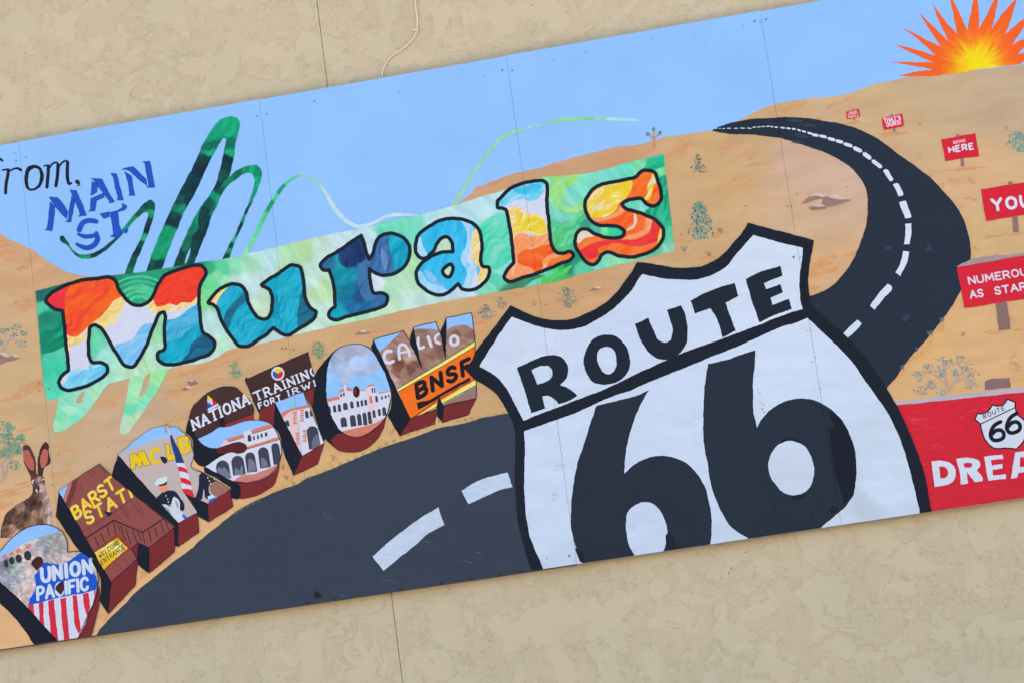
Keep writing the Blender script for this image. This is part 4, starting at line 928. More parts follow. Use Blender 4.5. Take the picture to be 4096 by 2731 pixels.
# ---- the block letters of BARSTOW, right to left (each stands in front of the next)
SIDE, RED, LINE = (24, 27, 40), (118, 42, 44), (30, 28, 38)
def arch(c, cx, y, hw, h, lean=-.2, n=6):
    o = CROPS[c]
    top = y - h
    q = [(cx - hw, y), (cx - hw + lean * (h - hw), top + hw)]
    q += [(cx + lean * (h - hw) - hw * math.cos(math.pi * k / n), top + hw - hw * math.sin(math.pi * k / n)) for k in range(1, n)]
    q += [(cx + hw + lean * (h - hw), top + hw), (cx + hw, y - hw * .3)]
    return [(x / o[2] + o[0], yy / o[2] + o[1]) for x, yy in q]
def block(side, reds, face, fcol, label, edge=True, fgrid=0):
    s = sheet('block_letter', [shape(x) for x in side], SIDE, mat=M_DARK, label=label)
    for r in reds:
        R_ = shape(r)
        sheet('letter_underside', [R_], RED, s, mat=M_BRUSH)
        sheet('edge_line', [R_], LINE, s, strip=2.2)
    F_ = shape(face)
    sheet('letter_face', [F_], fcol, s, grid=fgrid, mat=M_FLAT)
    if edge:
        sheet('edge_line', [F_], LINE, s, strip=2.6)
    return s, F_
SKYC, SALM, WHT, ARC = (139, 190, 254), (204, 126, 112), (206, 212, 236), (62, 66, 84)

# W
w_, F_ = block(['E 1555,312* 1845,927* 1762,1062* 1665,905* 1690,850 1692,700 1640,540 1535,372*', 'E 2068,762* 2112,825* 2098,958* 2050,905*'],
    ['E 1845,927* 2052,850* 2038,970* 1762,1062*', 'E 2110,826* 2230,800 2362,768* 2300,898* 2098,958*'],
    'E 1555,312* 1790,242* 1840,325* 1870,215* 2045,170* 2080,260* 2130,140* 2325,102* G 185,990* 195,1110 200,1250 205,1400 208,1480* E 2360,767* 2110,826* 2068,762* 2052,850* 1845,927*', SKYC, 'block letter W painted with brown mountains and an orange band')
sheet('mountain', [shape('E 1580,430* 1640,370 1720,300 1795,240 1840,325* 1875,235 1960,228 2060,235 2120,250* 2150,225 2210,202 2290,200 2345,235 2390,260* 2390,330* 1740,700* 1620,520*')],
    field('E 1640,420=165,135,122 1700,340=150,120,108 1780,290=160,128,115 1740,560=140,100,86 1760,500=120,78,66 1800,560=155,122,112 1900,600=150,118,108 1700,600=185,160,150 1660,520=180,150,140 1930,280=140,112,104 1990,380=150,115,100 2050,420=130,95,82 2000,300=155,128,118 2060,500=160,130,120 1850,440=185,158,146 2200,260=135,100,90 2280,230=150,118,108 2250,320=160,128,116 2330,280=140,100,90 2160,400=165,135,122 1870,540=120,82,70 2320,340=165,135,122 2180,220=160,130,118', warp=7, power=3.5, streak=.14), w_, clip=F_, grid=4, mat=M_BRUSH)
sheet('yellow_band', [shape('E 1738,693* 2120,468* 2390,300* 2390,340* 2125,500* 1752,716*')], (232, 226, 120), w_, clip=F_)
sheet('yellow_band', [shape('E 1850,930* 2110,750* 2390,590* 2390,648* 2112,808* 2052,855* 1900,920*')], (232, 226, 120), w_, clip=F_)
sheet('orange_band', [shape('E 1752,718* 2125,501* 2390,342* 2390,603* 2112,768* 2060,800* 1868,925* 1835,935*')], (250, 112, 28), w_, clip=F_)
sheet('grey_band', [shape('E 2112,806* 2390,660* 2390,800* 2112,830*')], (146, 120, 114), w_, clip=F_)
for s in ('E 1740,695 2120,468 2390,300', 'E 1752,717 2125,501 2390,340', 'E 1862,922 2100,758 2390,600', 'E 1900,914 2110,802 2390,650'):
    sheet('band_line', stroke(line(s), 2.6), LINE, w_, clip=F_)
sheet('swoosh', [shape('E 1893,800* 1985,787* 2060,744* 2310,604* 2318,626* 2090,752* 1990,815 1908,858*')], (32, 28, 34), w_)
word('BNSF', P1('E 1905,765'), P1('E 2318,562'), (-12 / 1.96, -104 / 1.96), 16.5, (30, 27, 34), w_, gap=.5)
for sp, w in (('E 1695,400 1660,402 1640,440 1650,480 1680,492 1712,478', 26), ('E 1762,460 1772,350 1795,350 1842,436', 24), ('E 1762,415 1815,405', 16), ('E 1908,300 1918,380 1950,368', 24), ('E 1985,290 2010,362', 24), ('E 2068,268 2042,290 2050,330 2078,340', 20)):
    sheet('letter', stroke(line(sp), w / 1.96), (206, 210, 236), w_, clip=F_)
sheet('letter', [disc(P1('E 2190,318'), 22, 24)], (206, 210, 236), w_, holes=[disc(P1('E 2190,318'), 9, 12)])
sheet('notch', [shape('E 1870,215* 1837,325* 1890,440 1938,550* 1905,380')], SIDE, w_, mat=M_DARK)
sheet('notch', [shape('E 2130,140* 2078,258* 2122,468* 2128,300')], SIDE, w_, mat=M_DARK)
sheet('edge_line', [F_], LINE, w_, strip=2.6)

# O
o_, F_ = block(['E 1350,350 1450,345 1520,372 1600,465 1660,580 1692,700 1688,830 1650,930 1600,1050 1540,1130 1450,1180 1350,1187 1270,1162 1200,1110 1150,1050 1100,900 1075,750 1100,580 1180,470 1250,400'],
    ['E 1215,1100* 1290,1040 1340,1045 1400,1066 1480,1058 1600,985 1655,905* 1640,980 1590,1080 1530,1142 1450,1182 1350,1190 1270,1165'],
    'E 1260,400 1350,352 1450,348 1530,385 1600,480 1655,590 1688,690 1685,800 1655,900 1600,975 1520,1035 1440,1065 1370,1060 1300,1020 1250,950 1210,850 1190,760 1185,650 1200,520 1225,440',
    field('W 400,500=150,198,252 350,300=160,195,240 500,250=150,175,215 600,150=165,180,205 800,80=160,172,200 1000,60=165,178,210 1150,100=165,185,225 700,220=150,185,240 850,200=180,205,248 950,250=165,198,245 1100,200=170,200,248 1200,300=150,190,245 600,350=165,190,230 450,400=150,180,225 800,400=180,195,225 1000,380=175,195,235 1300,400=165,180,215 1150,430=175,185,215 1000,480=165,180,215 750,530=170,185,220 500,600=139,192,254 900,600=139,192,254 1400,600=139,192,254 1200,550=142,194,254 900,700=139,192,254 1400,480=145,194,252 400,800=139,192,254 1450,750=139,192,254 550,500=150,185,235 420,240=140,160,200 700,160=150,165,195', warp=5, power=3.5, streak=.06), 'block letter O painted with clouds over a white arcaded station', fgrid=4)
sheet('station_wall', [shape('W 250,1085* 575,1012* 552,895* 660,857* 655,722* 700,712* 722,848* 840,848* 990,850* 1122,832* 1135,792* 1235,748* 1328,748* 1345,890* 1395,912* 1700,840* 1700,1800* 200,1800*')], WHT, o_, clip=F_)
for s in ('305,1010* 570,960* 578,1018* 320,1080* 250,1090*', '545,895* 580,830 660,800* 665,855*', '715,785* 780,785 840,820* 830,850* 725,848*', '985,830* 1120,815* 1120,835* 990,852*', '1118,797* 1180,730 1250,708 1330,747* 1230,745 1160,775', '1388,885* 1640,838* 1640,855* 1395,913*'):
    sheet('tiled_roof', [shape('W ' + s)], SALM, o_, clip=F_)
each('pink_wall', [shape('W 1130,840* 1160,1100* 1250,1570* 1380,1530* 1300,1120* 1170,800*'), shape('W 320,1082* 580,1020* 700,1040* 700,985* 560,1060* 320,1120*')], (216, 200, 214), o_, clip=F_)
for a in ((370, 1310, 25, 140), (475, 1300, 32, 155), (575, 1285, 32, 160), (700, 1250, 48, 155), (835, 1215, 35, 150), (960, 1190, 28, 135), (1045, 1170, 27, 130), (1125, 1155, 27, 130), (1353, 1085, 28, 135), (1460, 1030, 20, 70), (1537, 1005, 22, 65), (1600, 980, 15, 60),
          (607, 975, 18, 75), (665, 955, 18, 75), (1260, 888, 15, 110), (1312, 888, 14, 110), (670, 1610, 65, 215), (865, 1600, 60, 250), (1000, 1575, 45, 250), (1115, 1570, 42, 270), (1215, 1540, 38, 265), (1300, 1410, 30, 160), (1410, 1370, 30, 150), (1515, 1370, 40, 185)):
    sheet('arch_window', [arch('W', *a, lean=-.12)], ARC, o_, clip=F_)
sheet('plaza', [shape('E 1300,1030* 1480,988 1560,965 1650,918* 1700,1000* 1440,1100* 1300,1080*')], SALM, o_, clip=F_)
sheet('brickwork', [shape('W 1183,965* 1240,955* 1268,1100* 1208,1112*')], (210, 120, 100), o_)
sheet('letter_hole', [disc(P1('W 920,868'), 14, 23, -.05)], (52, 30, 34), o_, mat=M_BRUSH)
sheet('letter_hole_side', [disc(P1('W 895,850'), 5.5, 16, -.1)], (110, 42, 38), o_)

# T
t_, F_ = block(['E 550,625* 650,868* 668,905 700,950 770,982* 820,1050 840,1150 930,1372* 1000,1218* 790,800* 700,780* 560,600*', 'E 1095,680* 1120,560 1080,720 1075,848* 1165,1110* 1180,1080 1120,950'],
    ['E 665,862* 785,806* 778,985* 665,940*', 'E 1005,718* 1100,675* 1078,848*', 'E 1000,1218* 1170,1118* 1120,1285* 930,1372*'],
    'E 552,625* 1040,408* 1075,530 1105,640* 1107,680* 1003,720* 1170,1115* 1000,1218* 785,803* 650,868*', (66, 44, 42), 'block letter T painted with a brown sign and a white station tower')
sheet('patch_of_sky', [shape('E 787,803* 1003,719* 1050,840* 905,870* 830,910*')], SKYC, t_, clip=F_)
sheet('station_wall', [shape('E 838,905* 950,855* 1050,825* 1190,1120* 1000,1230*')], WHT, t_, clip=F_)
each('pink_wall', [shape('E 838,912* 905,880* 910,862* 952,862* 975,1000 990,1200* 900,1050*')], (216, 196, 206), t_, clip=F_)
sheet('tiled_roof', [shape('E 828,890* 905,850* 1045,820* 1056,838* 912,870* 842,916*')], SALM, t_, clip=F_)
sheet('dome', [disc(P1('E 925,822'), 12, 13)], (120, 200, 215), t_, clip=F_)
for c, (a, b) in (('E', (940, 925)), ('E', (997, 905)), ('E', (962, 1085)), ('E', (1018, 1065))):
    q = []
    for k in range(5):
        q += stroke([P1('E %d,%d' % (a - 16 + (k % 2) * 6, b - 40 + k * 20)), P1('E %d,%d' % (a + 16 - (k % 2) * 4, b - 44 + k * 20))], 7.5, caps=False)
    sheet('brickwork', q, (210, 132, 116), t_, clip=F_)
for a in ((1100, 1170, 46, 185), (1040, 925, 13, 60), (1075, 912, 12, 50), (885, 990, 16, 50)):
    sheet('arch_window', [arch('E', *a, lean=-.15)], ARC, t_, clip=F_)
sheet('arch_shade', [shape('E 1072,1165* 1085,1080 1115,1050 1145,1140*')], (98, 106, 130), t_, clip=F_)
c0 = P1('E 808,575')
sheet('emblem', [disc(c0, 26.5, 27.5, n=24)], (208, 214, 236), t_)
for k, cc in enumerate(((228, 200, 30), (206, 42, 48), (40, 90, 200))):
    a0 = math.radians(-150 + 120 * k)
    sheet('emblem_sector', [[c0] + [(c0[0] + 20.5 * math.cos(a0 + math.radians(12 * i)), c0[1] + 20.5 * math.sin(a0 + math.radians(12 * i))) for i in range(11)]], cc, t_)
LW = (208, 216, 240)
word('TRAINING', P1('E 643,786'), P1('E 1126,580'), (-24 / 1.96, -60 / 1.96), 7.2, LW, t_, gap=.46, clip=F_, serif=True)
word('FORT', P1('E 665,848'), P1('E 835,782'), (-12 / 1.96, -40 / 1.96), 5.6, LW, t_, gap=.5, clip=F_)
word('IRWIN', P1('E 893,750'), P1('E 1180,640'), (-12 / 1.96, -40 / 1.96), 5.4, LW, t_, gap=.5, clip=F_, serif=True)

# S
s_ = sheet('block_letter', [shape('V 480,1335* 330,1060 300,930 220,1210* E 85,1035* 130,1080 148,1180 150,1250 185,1290 230,1303* 235,1345* 340,1405 440,1470* 440,1545* 480,1560 600,1300* 640,1185* 565,1130* 400,1100*')], SIDE, mat=M_DARK, label='block letter S painted with a brown sign and a white arcade')
sheet('letter_underside', [shape('E 455,1425* 570,1433 690,1400 790,1330 822,1262* 808,1370 780,1440 700,1502 600,1545 500,1557 445,1545*')], RED, s_, mat=M_BRUSH)
sheet('letter_shade', [shape('E 440,1415* 500,1440 500,1557 442,1545*')], SIDE, s_, mat=M_BRUSH)
sheet('letter_underside', [shape('V 1040,1030* 1655,788* 1650,930* 1400,980* 1050,1088*')], (140, 48, 42), s_, mat=M_BRUSH)
TOP = shape('V 480,1335* 400,1200 330,1080 308,930 380,655 500,530 680,380 900,270 1120,235 1250,245 1400,360 1520,480 1600,580 1650,710 1652,790* 1450,870* 1050,1015* 920,1085* 700,1200*')
sheet('letter_face', [TOP], (68, 46, 44), s_, mat=M_BRUSH)
sheet('edge_line', [TOP], LINE, s_, strip=2.4)
LOW = shape('E 180,1085* 290,1030 345,995 400,992 500,962 600,940 700,945 770,980* 805,1050 830,1120 835,1200 822,1262 800,1300 760,1350 680,1400 570,1428 455,1418* 330,1355 235,1305* 300,1262 380,1210 430,1192 520,1195 560,1170 565,1145 530,1118 470,1115 400,1140 320,1160 240,1145 200,1110')
sheet('patch_of_sky', [LOW], SKYC, s_)
sheet('station_wall', [shape('V 940,1500* 1060,1345* 1130,1392* 1450,1295* 1430,1180* 1590,1130* 1620,1220* 2075,1085* 2400,1200* 2400,2400* 300,2400* 300,1900* 900,1560*')], WHT, s_, clip=LOW)
each('pink_wall', [shape('V 960,1485* 1060,1350* 1120,1400* 1180,1410*'), shape('V 1430,1185* 1460,1180* 1510,1470* 1480,1480*')], (220, 200, 206), s_, clip=LOW)
for s in ('1065,1330* 1430,1228* 1448,1292* 1130,1392*', '1600,1155* 1850,1060 2030,1028* 2080,1078* 1620,1222*', '1508,1490* 2190,1275* 2210,1335* 1508,1542*'):
    sheet('tiled_roof', [shape('V ' + s)], SALM, s_, clip=LOW)
    sheet('roof_line', stroke([P1('V ' + s.split()[-1]), P1('V ' + s.split()[-2])], 2), LINE, s_, clip=LOW)
sheet('dome', [shape('V 1428,1170* 1435,1105 1470,1072 1530,1068 1570,1105 1575,1135*')], (128, 204, 226), s_)
for a in ((1570, 1385, 38, 145), (1660, 1355, 18, 90), (1745, 1332, 20, 88), (1822, 1300, 22, 85), (1915, 1278, 26, 92)):
    sheet('arch_window', [arch('V', *a, lean=-.1)], ARC, s_, clip=LOW)
for a in ((388, 1398, 52, 145), (508, 1375, 50, 158), (608, 1352, 40, 162), (712, 1318, 42, 168), (808, 1290, 32, 172)):
    sheet('arch_window', [arch('E', *a, lean=-.14)], ARC, s_, clip=LOW)
for a in ('330,1345* 345,1305 370,1320 385,1305 410,1330 440,1395 420,1398*', '465,1370* 480,1310 505,1335 525,1290 540,1370*', '575,1350* 590,1240 620,1260 640,1330*', '680,1310* 685,1230 710,1250 735,1300*'):
    sheet('arch_shade', [shape('E ' + a)], (112, 118, 142), s_, clip=LOW)
sheet('plaza', [shape('E 455,1418* 500,1385 640,1355 800,1290* 850,1250* 850,1450* 455,1450*')], (196, 126, 118), s_, clip=LOW, mat=M_BRUSH)
sheet('edge_line', [LOW], LINE, s_, strip=2.4)
sheet('letter_tongue', [shape('E 330,1165 400,1143 470,1118 530,1120 562,1148 550,1180 510,1192 430,1192 370,1198 330,1195')], (84, 34, 36), s_, mat=M_BRUSH)
sheet('letter_hole', [shape('V 880,890 930,865 1000,870 1030,950 1050,1085 980,1080 900,1060 855,1000 860,940')], (70, 34, 30), s_, mat=M_BRUSH)
sheet('letter_hole', [shape('V 930,865* 1010,880 1045,1085* 960,1075*')], (34, 26, 32), s_, mat=M_BRUSH)
word('NATIONA', P1('V 410,1140'), P1('V 1570,585'), (-60 / 5.2267, -200 / 5.2267), 8.6, LW, s_, gap=.40, serif=True)
for s, c in (('690,415* 780,492* 675,552*', (228, 200, 40)), ('780,492* 800,630* 675,552*', (206, 204, 226)), ('672,552* 795,637* 690,700*', (44, 92, 206)), ('785,490* 895,582* 800,632*', (206, 40, 52)), ('690,700* 905,588* 930,625* 690,748*', (208, 214, 236))):
    sheet('emblem_sector', [shape('V ' + s)], c, s_)

# R
r_, F_ = block(['P 1485,525* 2235,1385* C 1400,558* 1372,550* 1372,400* P 1400,785*', 'C 1445,130* 1632,225* 1635,368* 1558,320* 1552,290* 1500,200*'],
    ['C 1400,373* 1552,290* 1560,445* 1400,558*', 'C 1632,225* 1805,108* 1828,245* 1635,368*'],
    'U 120,880* 270,760 400,640 620,470 800,350 980,295 1150,280 1320,310 1450,380 1560,470 1630,560 1670,700 1700,860 1690,980 1650,1115* 1900,1250* C 1805,108* 1632,225* 1445,130* 1552,290* 1400,373*', (188, 177, 178), 'block letter R painted with a flag and two figures in uniform')
sheet('patch_of_sky', [shape('U 100,900* 0,700* 900,0* 1700,300* 1510,428* 1280,480 960,558 700,650 400,740')], SKYC, r_, clip=F_)
YEL = (226, 194, 28)
for s in ('U 370,890* 385,872 480,850 540,900* 545,820 560,810 675,802* 810,1085* 680,1115* 620,1010* 600,1140 550,1138* 490,1050* 480,1170 440,1188 395,1180*', 'U 1095,660* 1190,640* 1225,860* 1310,850* 1320,970* 1165,1003*', 'U 1350,540* 1400,515 1540,485 1590,500 1605,560 1590,620 1640,670 1655,740 1610,830 1450,885* 1400,800*'):
    hs = [shape('U 1450,570* 1500,560 1530,590 1515,625 1460,638*'), shape('U 1475,715* 1530,700 1560,730 1550,770 1490,798*')] if '1350,540' in s else []
    q = shape(s)
    sheet('letter', [q], YEL, r_, clip=F_, holes=hs)
    sheet('edge_line', [q], (90, 50, 30), r_, strip=1.6)
q = stroke(line('U 995,805 930,762 860,790 815,880 830,965 890,1035 975,1025', 6), [13, 15, 16, 17, 16, 15, 12])
sheet('letter', q, YEL, r_)
sheet('letter_hole', [shape('U 998,915* 1050,912 1110,925 1150,985 1145,1030 1105,1070* 1050,1020')], (46, 40, 42), r_)
each('flag_spear', [shape('U 1080,290* 1130,290* 1180,400 1110,420*'), shape('U 1140,290* 1230,300* 1220,350*')], (150, 158, 180), r_, clip=F_)
sheet('flagpole', stroke([P1('U 1135,285'), P1('U 1220,465')], 5, caps=False), (196, 200, 212), r_, clip=F_)
FLG = shape('U 1205,480* 1240,455* 1330,640 1440,860 1510,1045* 1570,1200 1620,1380 1670,1568* C 1500,90* 1530,178* 1440,135* U 1450,1500* 1400,1250 1340,1060* 1300,900 1250,700')
sheet('flag', [FLG], (208, 214, 240), r_, mat=M_FLAT)
sheet('flag_field', [shape('U 1195,470* 1250,440* 1340,640 1450,860 1520,1052* 1340,1048* 1290,850')], (38, 62, 118), r_, clip=FLG, mat=M_BRUSH)
for s in ('U 1355,1120* 1460,1130 1600,1200* 1620,1280* 1480,1230 1370,1220*', 'U 1410,1345* 1520,1365 1650,1430* 1680,1530* 1550,1475 1430,1430*', 'C 1415,20* 1480,45* 1500,80* 1420,55*', 'C 1425,100* 1500,110 1560,190* 1430,140*'):
    sheet('flag_stripe', [shape(s)], (210, 44, 62), r_, clip=FLG)
NAVY = (30, 36, 62)
sheet('uniform_coat', [shape('P 1970,1065* 2040,1000 2110,975 2200,985 2270,1080 2318,1150 2315,1230* 2260,1220* 2180,1180* 2030,1160*')], NAVY, r_, mat=M_BRUSH)
sheet('face', [shape('P 1995,905* 2100,880* 2100,960 2080,990 2040,988 2005,950')], (232, 146, 112), r_)
sheet('white_cap', [shape('P 1942,875* 2000,820 2108,798* 2092,865 2000,912 1955,905')], (200, 222, 236), r_)
sheet('cap_peak', [shape('P 1990,900* 2050,890 2098,858* 2100,885 2050,915 2000,914*')], (30, 34, 46), r_)
sheet('white_rabbit', [shape('P 2025,1150* 2090,1152 2150,1190* 2165,1100 2190,1045* 2245,1090 2262,1210* 2310,1270 2352,1330* 2235,1388* 2100,1250')], (202, 210, 226), r_, clip=F_, mat=M_BRUSH)
each('rabbit_shadow', [shape('P 2200,1090* 2235,1120 2240,1200 2215,1160'), shape('P 2060,1170* 2120,1200 2150,1280 2100,1240')], (150, 162, 190), r_, clip=F_)
sheet('blue_stripe', [shape('C 1440,300* 1475,335* 1450,345* 1430,320*')], (40, 110, 220), r_, clip=F_)
for x, y in ((2088, 1040), (2108, 1080), (2118, 1118), (2135, 1158)):
    sheet('button', [disc(P1('P %d,%d' % (x, y)), 2.6)], (226, 214, 150), r_)
sheet('uniform_coat', [shape('C 1560,0* 1600,-40 1660,-50 1700,0 1712,50 1700,85 1650,70 1640,130 1690,180* 1620,180 1600,110 1580,190 1530,178* 1560,100')], NAVY, r_, clip=F_, mat=M_BRUSH)
sheet('folded_arm', [shape('C 1640,70* 1720,40 1800,100* 1760,150 1700,172 1660,140')], (150, 108, 100), r_, clip=F_, mat=M_BRUSH)
sheet('white_glove', [shape('C 1630,165* 1670,148* 1690,170* 1640,190*')], (196, 216, 232), r_, clip=F_)
sheet('blue_stripe', [shape('C 1640,190* 1690,172* 1700,185* 1640,222*')], (40, 110, 220), r_, clip=F_)
for x, y in ((1632, 18), (1645, 43), (1655, 66), (1685, 30)):
    sheet('button', [disc(P1('C %d,%d' % (x, y)), 3)], (210, 206, 170), r_)
sheet('sliver_of_desert', [shape('U 1700,960* 1780,1070 1840,1115 1925,1130* 1925,1255* 1650,1118* 1690,1000*')], (222, 178, 126), r_)
sheet('edge_line', stroke(line('U 1697,965 1648,1118 1925,1255'), 2.6), LINE, r_)

# A
WOOD = (140, 78, 76)
a_, F_ = block(['C 465,115* 875,838* 850,1085* 788,985* 790,800 600,560 440,320*', 'C 1085,530* 1172,565* 1172,765* 1082,702*'],
    ['C 875,838* 1080,655* 1065,862* 850,1085*', 'C 1172,562* 1370,408* 1372,597* 1175,765*', 'C 1030,570* 1085,530* 1080,655* 1060,620*'],
    'P 742,983* 1000,800 1250,640* 1400,785* C 1370,408* 1172,565* 1085,530* 1030,572* 1080,655* 875,838*', WOOD, 'block letter A painted as a red wooden station building')
sheet('patch_of_sky', [shape('P 730,990* 860,890* 830,980 800,1085*')], SKYC, a_, clip=F_)
sheet('pink_trim', [shape('P 858,892* 912,858* 880,980 835,1140* 800,1085*')], (176, 116, 120), a_, clip=F_)
sheet('brick_chimney', [shape('P 912,860* 992,795* 960,950 880,1180* 832,1135*')], (112, 58, 50), a_, clip=F_, mat=M_BRUSH)
q = []
for s in ('C 650,435 860,318 1062,165', 'P 1250,640 1340,760', 'C 690,160 700,300', 'P 1110,730 1180,820', 'P 1010,900 1040,960', 'P 1650,1100 1800,1300', 'P 1500,1150 1620,1330', 'P 1380,1250 1420,1330', 'C 780,90 860,240', 'C 960,230 1020,330', 'C 1060,180 1130,290', 'C 900,300 960,350', 'C 700,420 720,470', 'C 760,380 800,430', 'P 1150,690 1230,800', 'C 940,700 960,750', 'C 990,660 1010,700'):
    q += stroke(line(s), 2.2)
sheet('plank_line', q, (104, 54, 56), a_, clip=F_)
q = stroke(line('C 682,490* 895,352* 1120,447* 1285,340*', 1), 5)
for s in ('745,480 780,560', '795,455 825,525', '845,400 862,470', '895,365 912,460', '925,380 945,440', '950,395 985,510', '990,420 1030,540', '1040,430 1080,530', '1085,445 1110,510', '1120,450 1140,530', '1170,430 1190,520', '1215,410 1240,480', '1265,370 1290,450', '1300,360 1325,420'):
    q += stroke(line('C ' + s), 3.2)
sheet('awning_line', q, (58, 32, 38), a_, clip=F_)
sheet('sign_frame', [shape('C 738,592* 925,458* 1032,562* 815,752*')], (150, 60, 40), a_, clip=F_, mat=M_BRUSH)
sheet('yellow_sign', [shape('C 745,606* 925,490* 1008,572* 815,738*')], field('C 780,620=226,200,90 860,560=226,215,120 930,510=222,190,60 960,560=228,216,150 880,620=225,190,40 830,690=222,180,30 980,570=215,180,60', warp=5, streak=.15), a_, clip=F_, grid=5)
word('WELCOME', P1('C 785,652'), P1('C 942,534'), (-10 / 1.96, -32 / 1.96), 2.6, (70, 50, 40), a_, gap=.35, clip=F_)
word('ENTRANCE', P1('C 805,702'), P1('C 982,572'), (-14 / 1.96, -34 / 1.96), 2.6, (70, 50, 40), a_, gap=.35, clip=F_)
YC = wash([(228, 222, 180), (240, 212, 70), (238, 190, 30), (232, 222, 140)], .5, (.05, .12))
word('BARSTO', P1('P 962,1330'), P1('P 1568,838'), (-62 / 3.136, -126 / 3.136), 11, YC, a_, gap=.30, clip=F_, mat=M_BRUSH, skip='O')
word('STATI', P1('P 1112,1398'), P1('P 1668,1050'), (-50 / 3.136, -134 / 3.136), 11, YC, a_, gap=.42, clip=F_, mat=M_BRUSH)
sheet('letter_hole', [shape('C 812,277* 885,293* 856,325*')], (40, 34, 40), a_)

# B
b_, F_ = block(['C -400,500* 0,830* 225,1050* 465,1303* 270,1330* 190,1210 110,1110 0,1000* -300,700*'], ['C 780,868* 785,960 760,1100 715,1268* 612,1280* 655,1190 720,1050 762,930'],
    'C -200,700* 0,600 60,530 150,450 240,400 330,385 420,400 490,440 525,510 535,605* 570,598 640,600 700,640 745,700 768,760 772,850 750,960 720,1040 680,1120 640,1220 612,1280* 462,1304* 230,1047* 0,830*',
    field('T 100,200=200,182,178 400,120=206,188,184 700,60=196,190,196 900,150=150,158,168 1000,250=140,150,160 1100,200=165,160,160 1250,100=168,166,172 850,350=190,180,186 1100,450=165,160,172 1300,400=195,180,182 1500,350=202,182,180 300,650=150,175,172 200,600=120,140,140 50,550=130,130,140 400,600=170,180,178 100,800=150,155,170 250,850=140,146,166 400,750=175,178,184 600,700=205,192,194 600,900=208,196,198 550,1050=205,192,190 450,1150=190,180,180 600,1200=190,176,176 400,1300=200,186,184 1350,200=160,158,160 1900,500=205,190,186 2000,700=205,192,188 550,550=205,190,186', warp=5, power=3, streak=.26, flow=(.08, .12)), 'block letter B painted with tunnels, brush and a striped railway shield', fgrid=4)
sheet('patch_of_sky', [shape('C -300,700* 0,560* 240,300* 500,300* 455,445* 300,490 150,560 0,682 -100,740*')], SKYC, b_, clip=F_)
for x, y, a, b2 in ((222, 560, 13, 8), (150, 592, 13, 9), (97, 614, 11, 8), (38, 636, 12, 8)):
    sheet('orange_rock', [disc(P1('C %d,%d' % (x, y)), a, b2, -.4)], (212, 128, 108), b_, clip=F_, mat=M_BRUSH)
for x, y, a, b2 in ((222, 628, 15, 20), (152, 652, 13, 17.5), (97, 668, 11, 15), (54, 692, 9, 16)):
    sheet('tunnel_mouth', [disc(P1('C %d,%d' % (x, y)), a, b2, -.15)], (50, 52, 62), b_, clip=F_, mat=M_BRUSH)
sheet('tiny_sign', [shape('T 235,942* 352,920* 360,998* 242,1030*')], (206, 212, 226), b_)
sheet('tiny_sign_post', stroke([P1('T 305,1010'), P1('T 322,1085')], 3), (190, 196, 208), b_)
word('DOC', P1('T 255,1003'), P1('T 350,982'), (-2, -8), 1.4, (60, 60, 80), b_, split=False)
SH = shape('T 905,510* 1100,540 1310,556* 1500,450 1680,303* 1800,320 1890,400 1920,500 1990,750 2040,880 2050,1000 2020,1088* 1700,1165 1370,1222 1000,1312 610,1408* 640,1280 720,1130 760,1000 760,900 735,795 790,720 860,620')
sheet('railway_shield', [SH], (30, 84, 206), b_, mat=M_BRUSH, clip=F_)
STR = shape('T 610,1408* 1000,1312 1370,1222 1700,1165 2020,1088* C 748,960 720,1035 690,1110 650,1210 612,1279* 462,1303* 230,1045* T 600,1450*')
sheet('shield_stripes', [STR], (206, 212, 238), b_)
for s in ('226,1018* 268,1010* 275,1100* 226,1050*', '308,998* 345,990* 345,1060 357,1205* 316,1150* 312,1080', '383,985* 427,972* 440,1100 462,1305* 405,1245* 390,1100', '478,968* 522,955* 535,1130 552,1290* 508,1298* 490,1130', '573,945* 608,938* 618,1050 640,1205* 622,1245* 598,1190 580,1050', '652,928* 697,918* 712,1035* 690,1115* 665,1020', '740,905* 760,900* 748,965*'):
    sheet('red_stripe', [shape('C ' + s)], (206, 44, 66), b_, clip=STR)
word('UNION', P1('T 905,915'), P1('T 1925,715'), (-20 / 5.2267, -265 / 5.2267), 15, (198, 216, 240), b_, gap=.42)
word('PACIFIC', P1('T 805,1290'), P1('T 1850,1075'), (-12 / 5.2267, -250 / 5.2267), 12, (198, 216, 240), b_, gap=.30)
sheet('letter_hole', [shape('T 655,540* 720,440 800,390 870,400 910,460 910,520 860,600 790,692* 720,620')], (70, 34, 36), b_, mat=M_BRUSH)
sheet('letter_hole', [shape('T 1290,905* 1350,960 1355,1040 1330,1120 1288,1192* 1220,1130 1168,1052 1200,990')], (70, 36, 36), b_, mat=M_BRUSH)
sheet('edge_line', [F_], LINE, b_, strip=2.8)

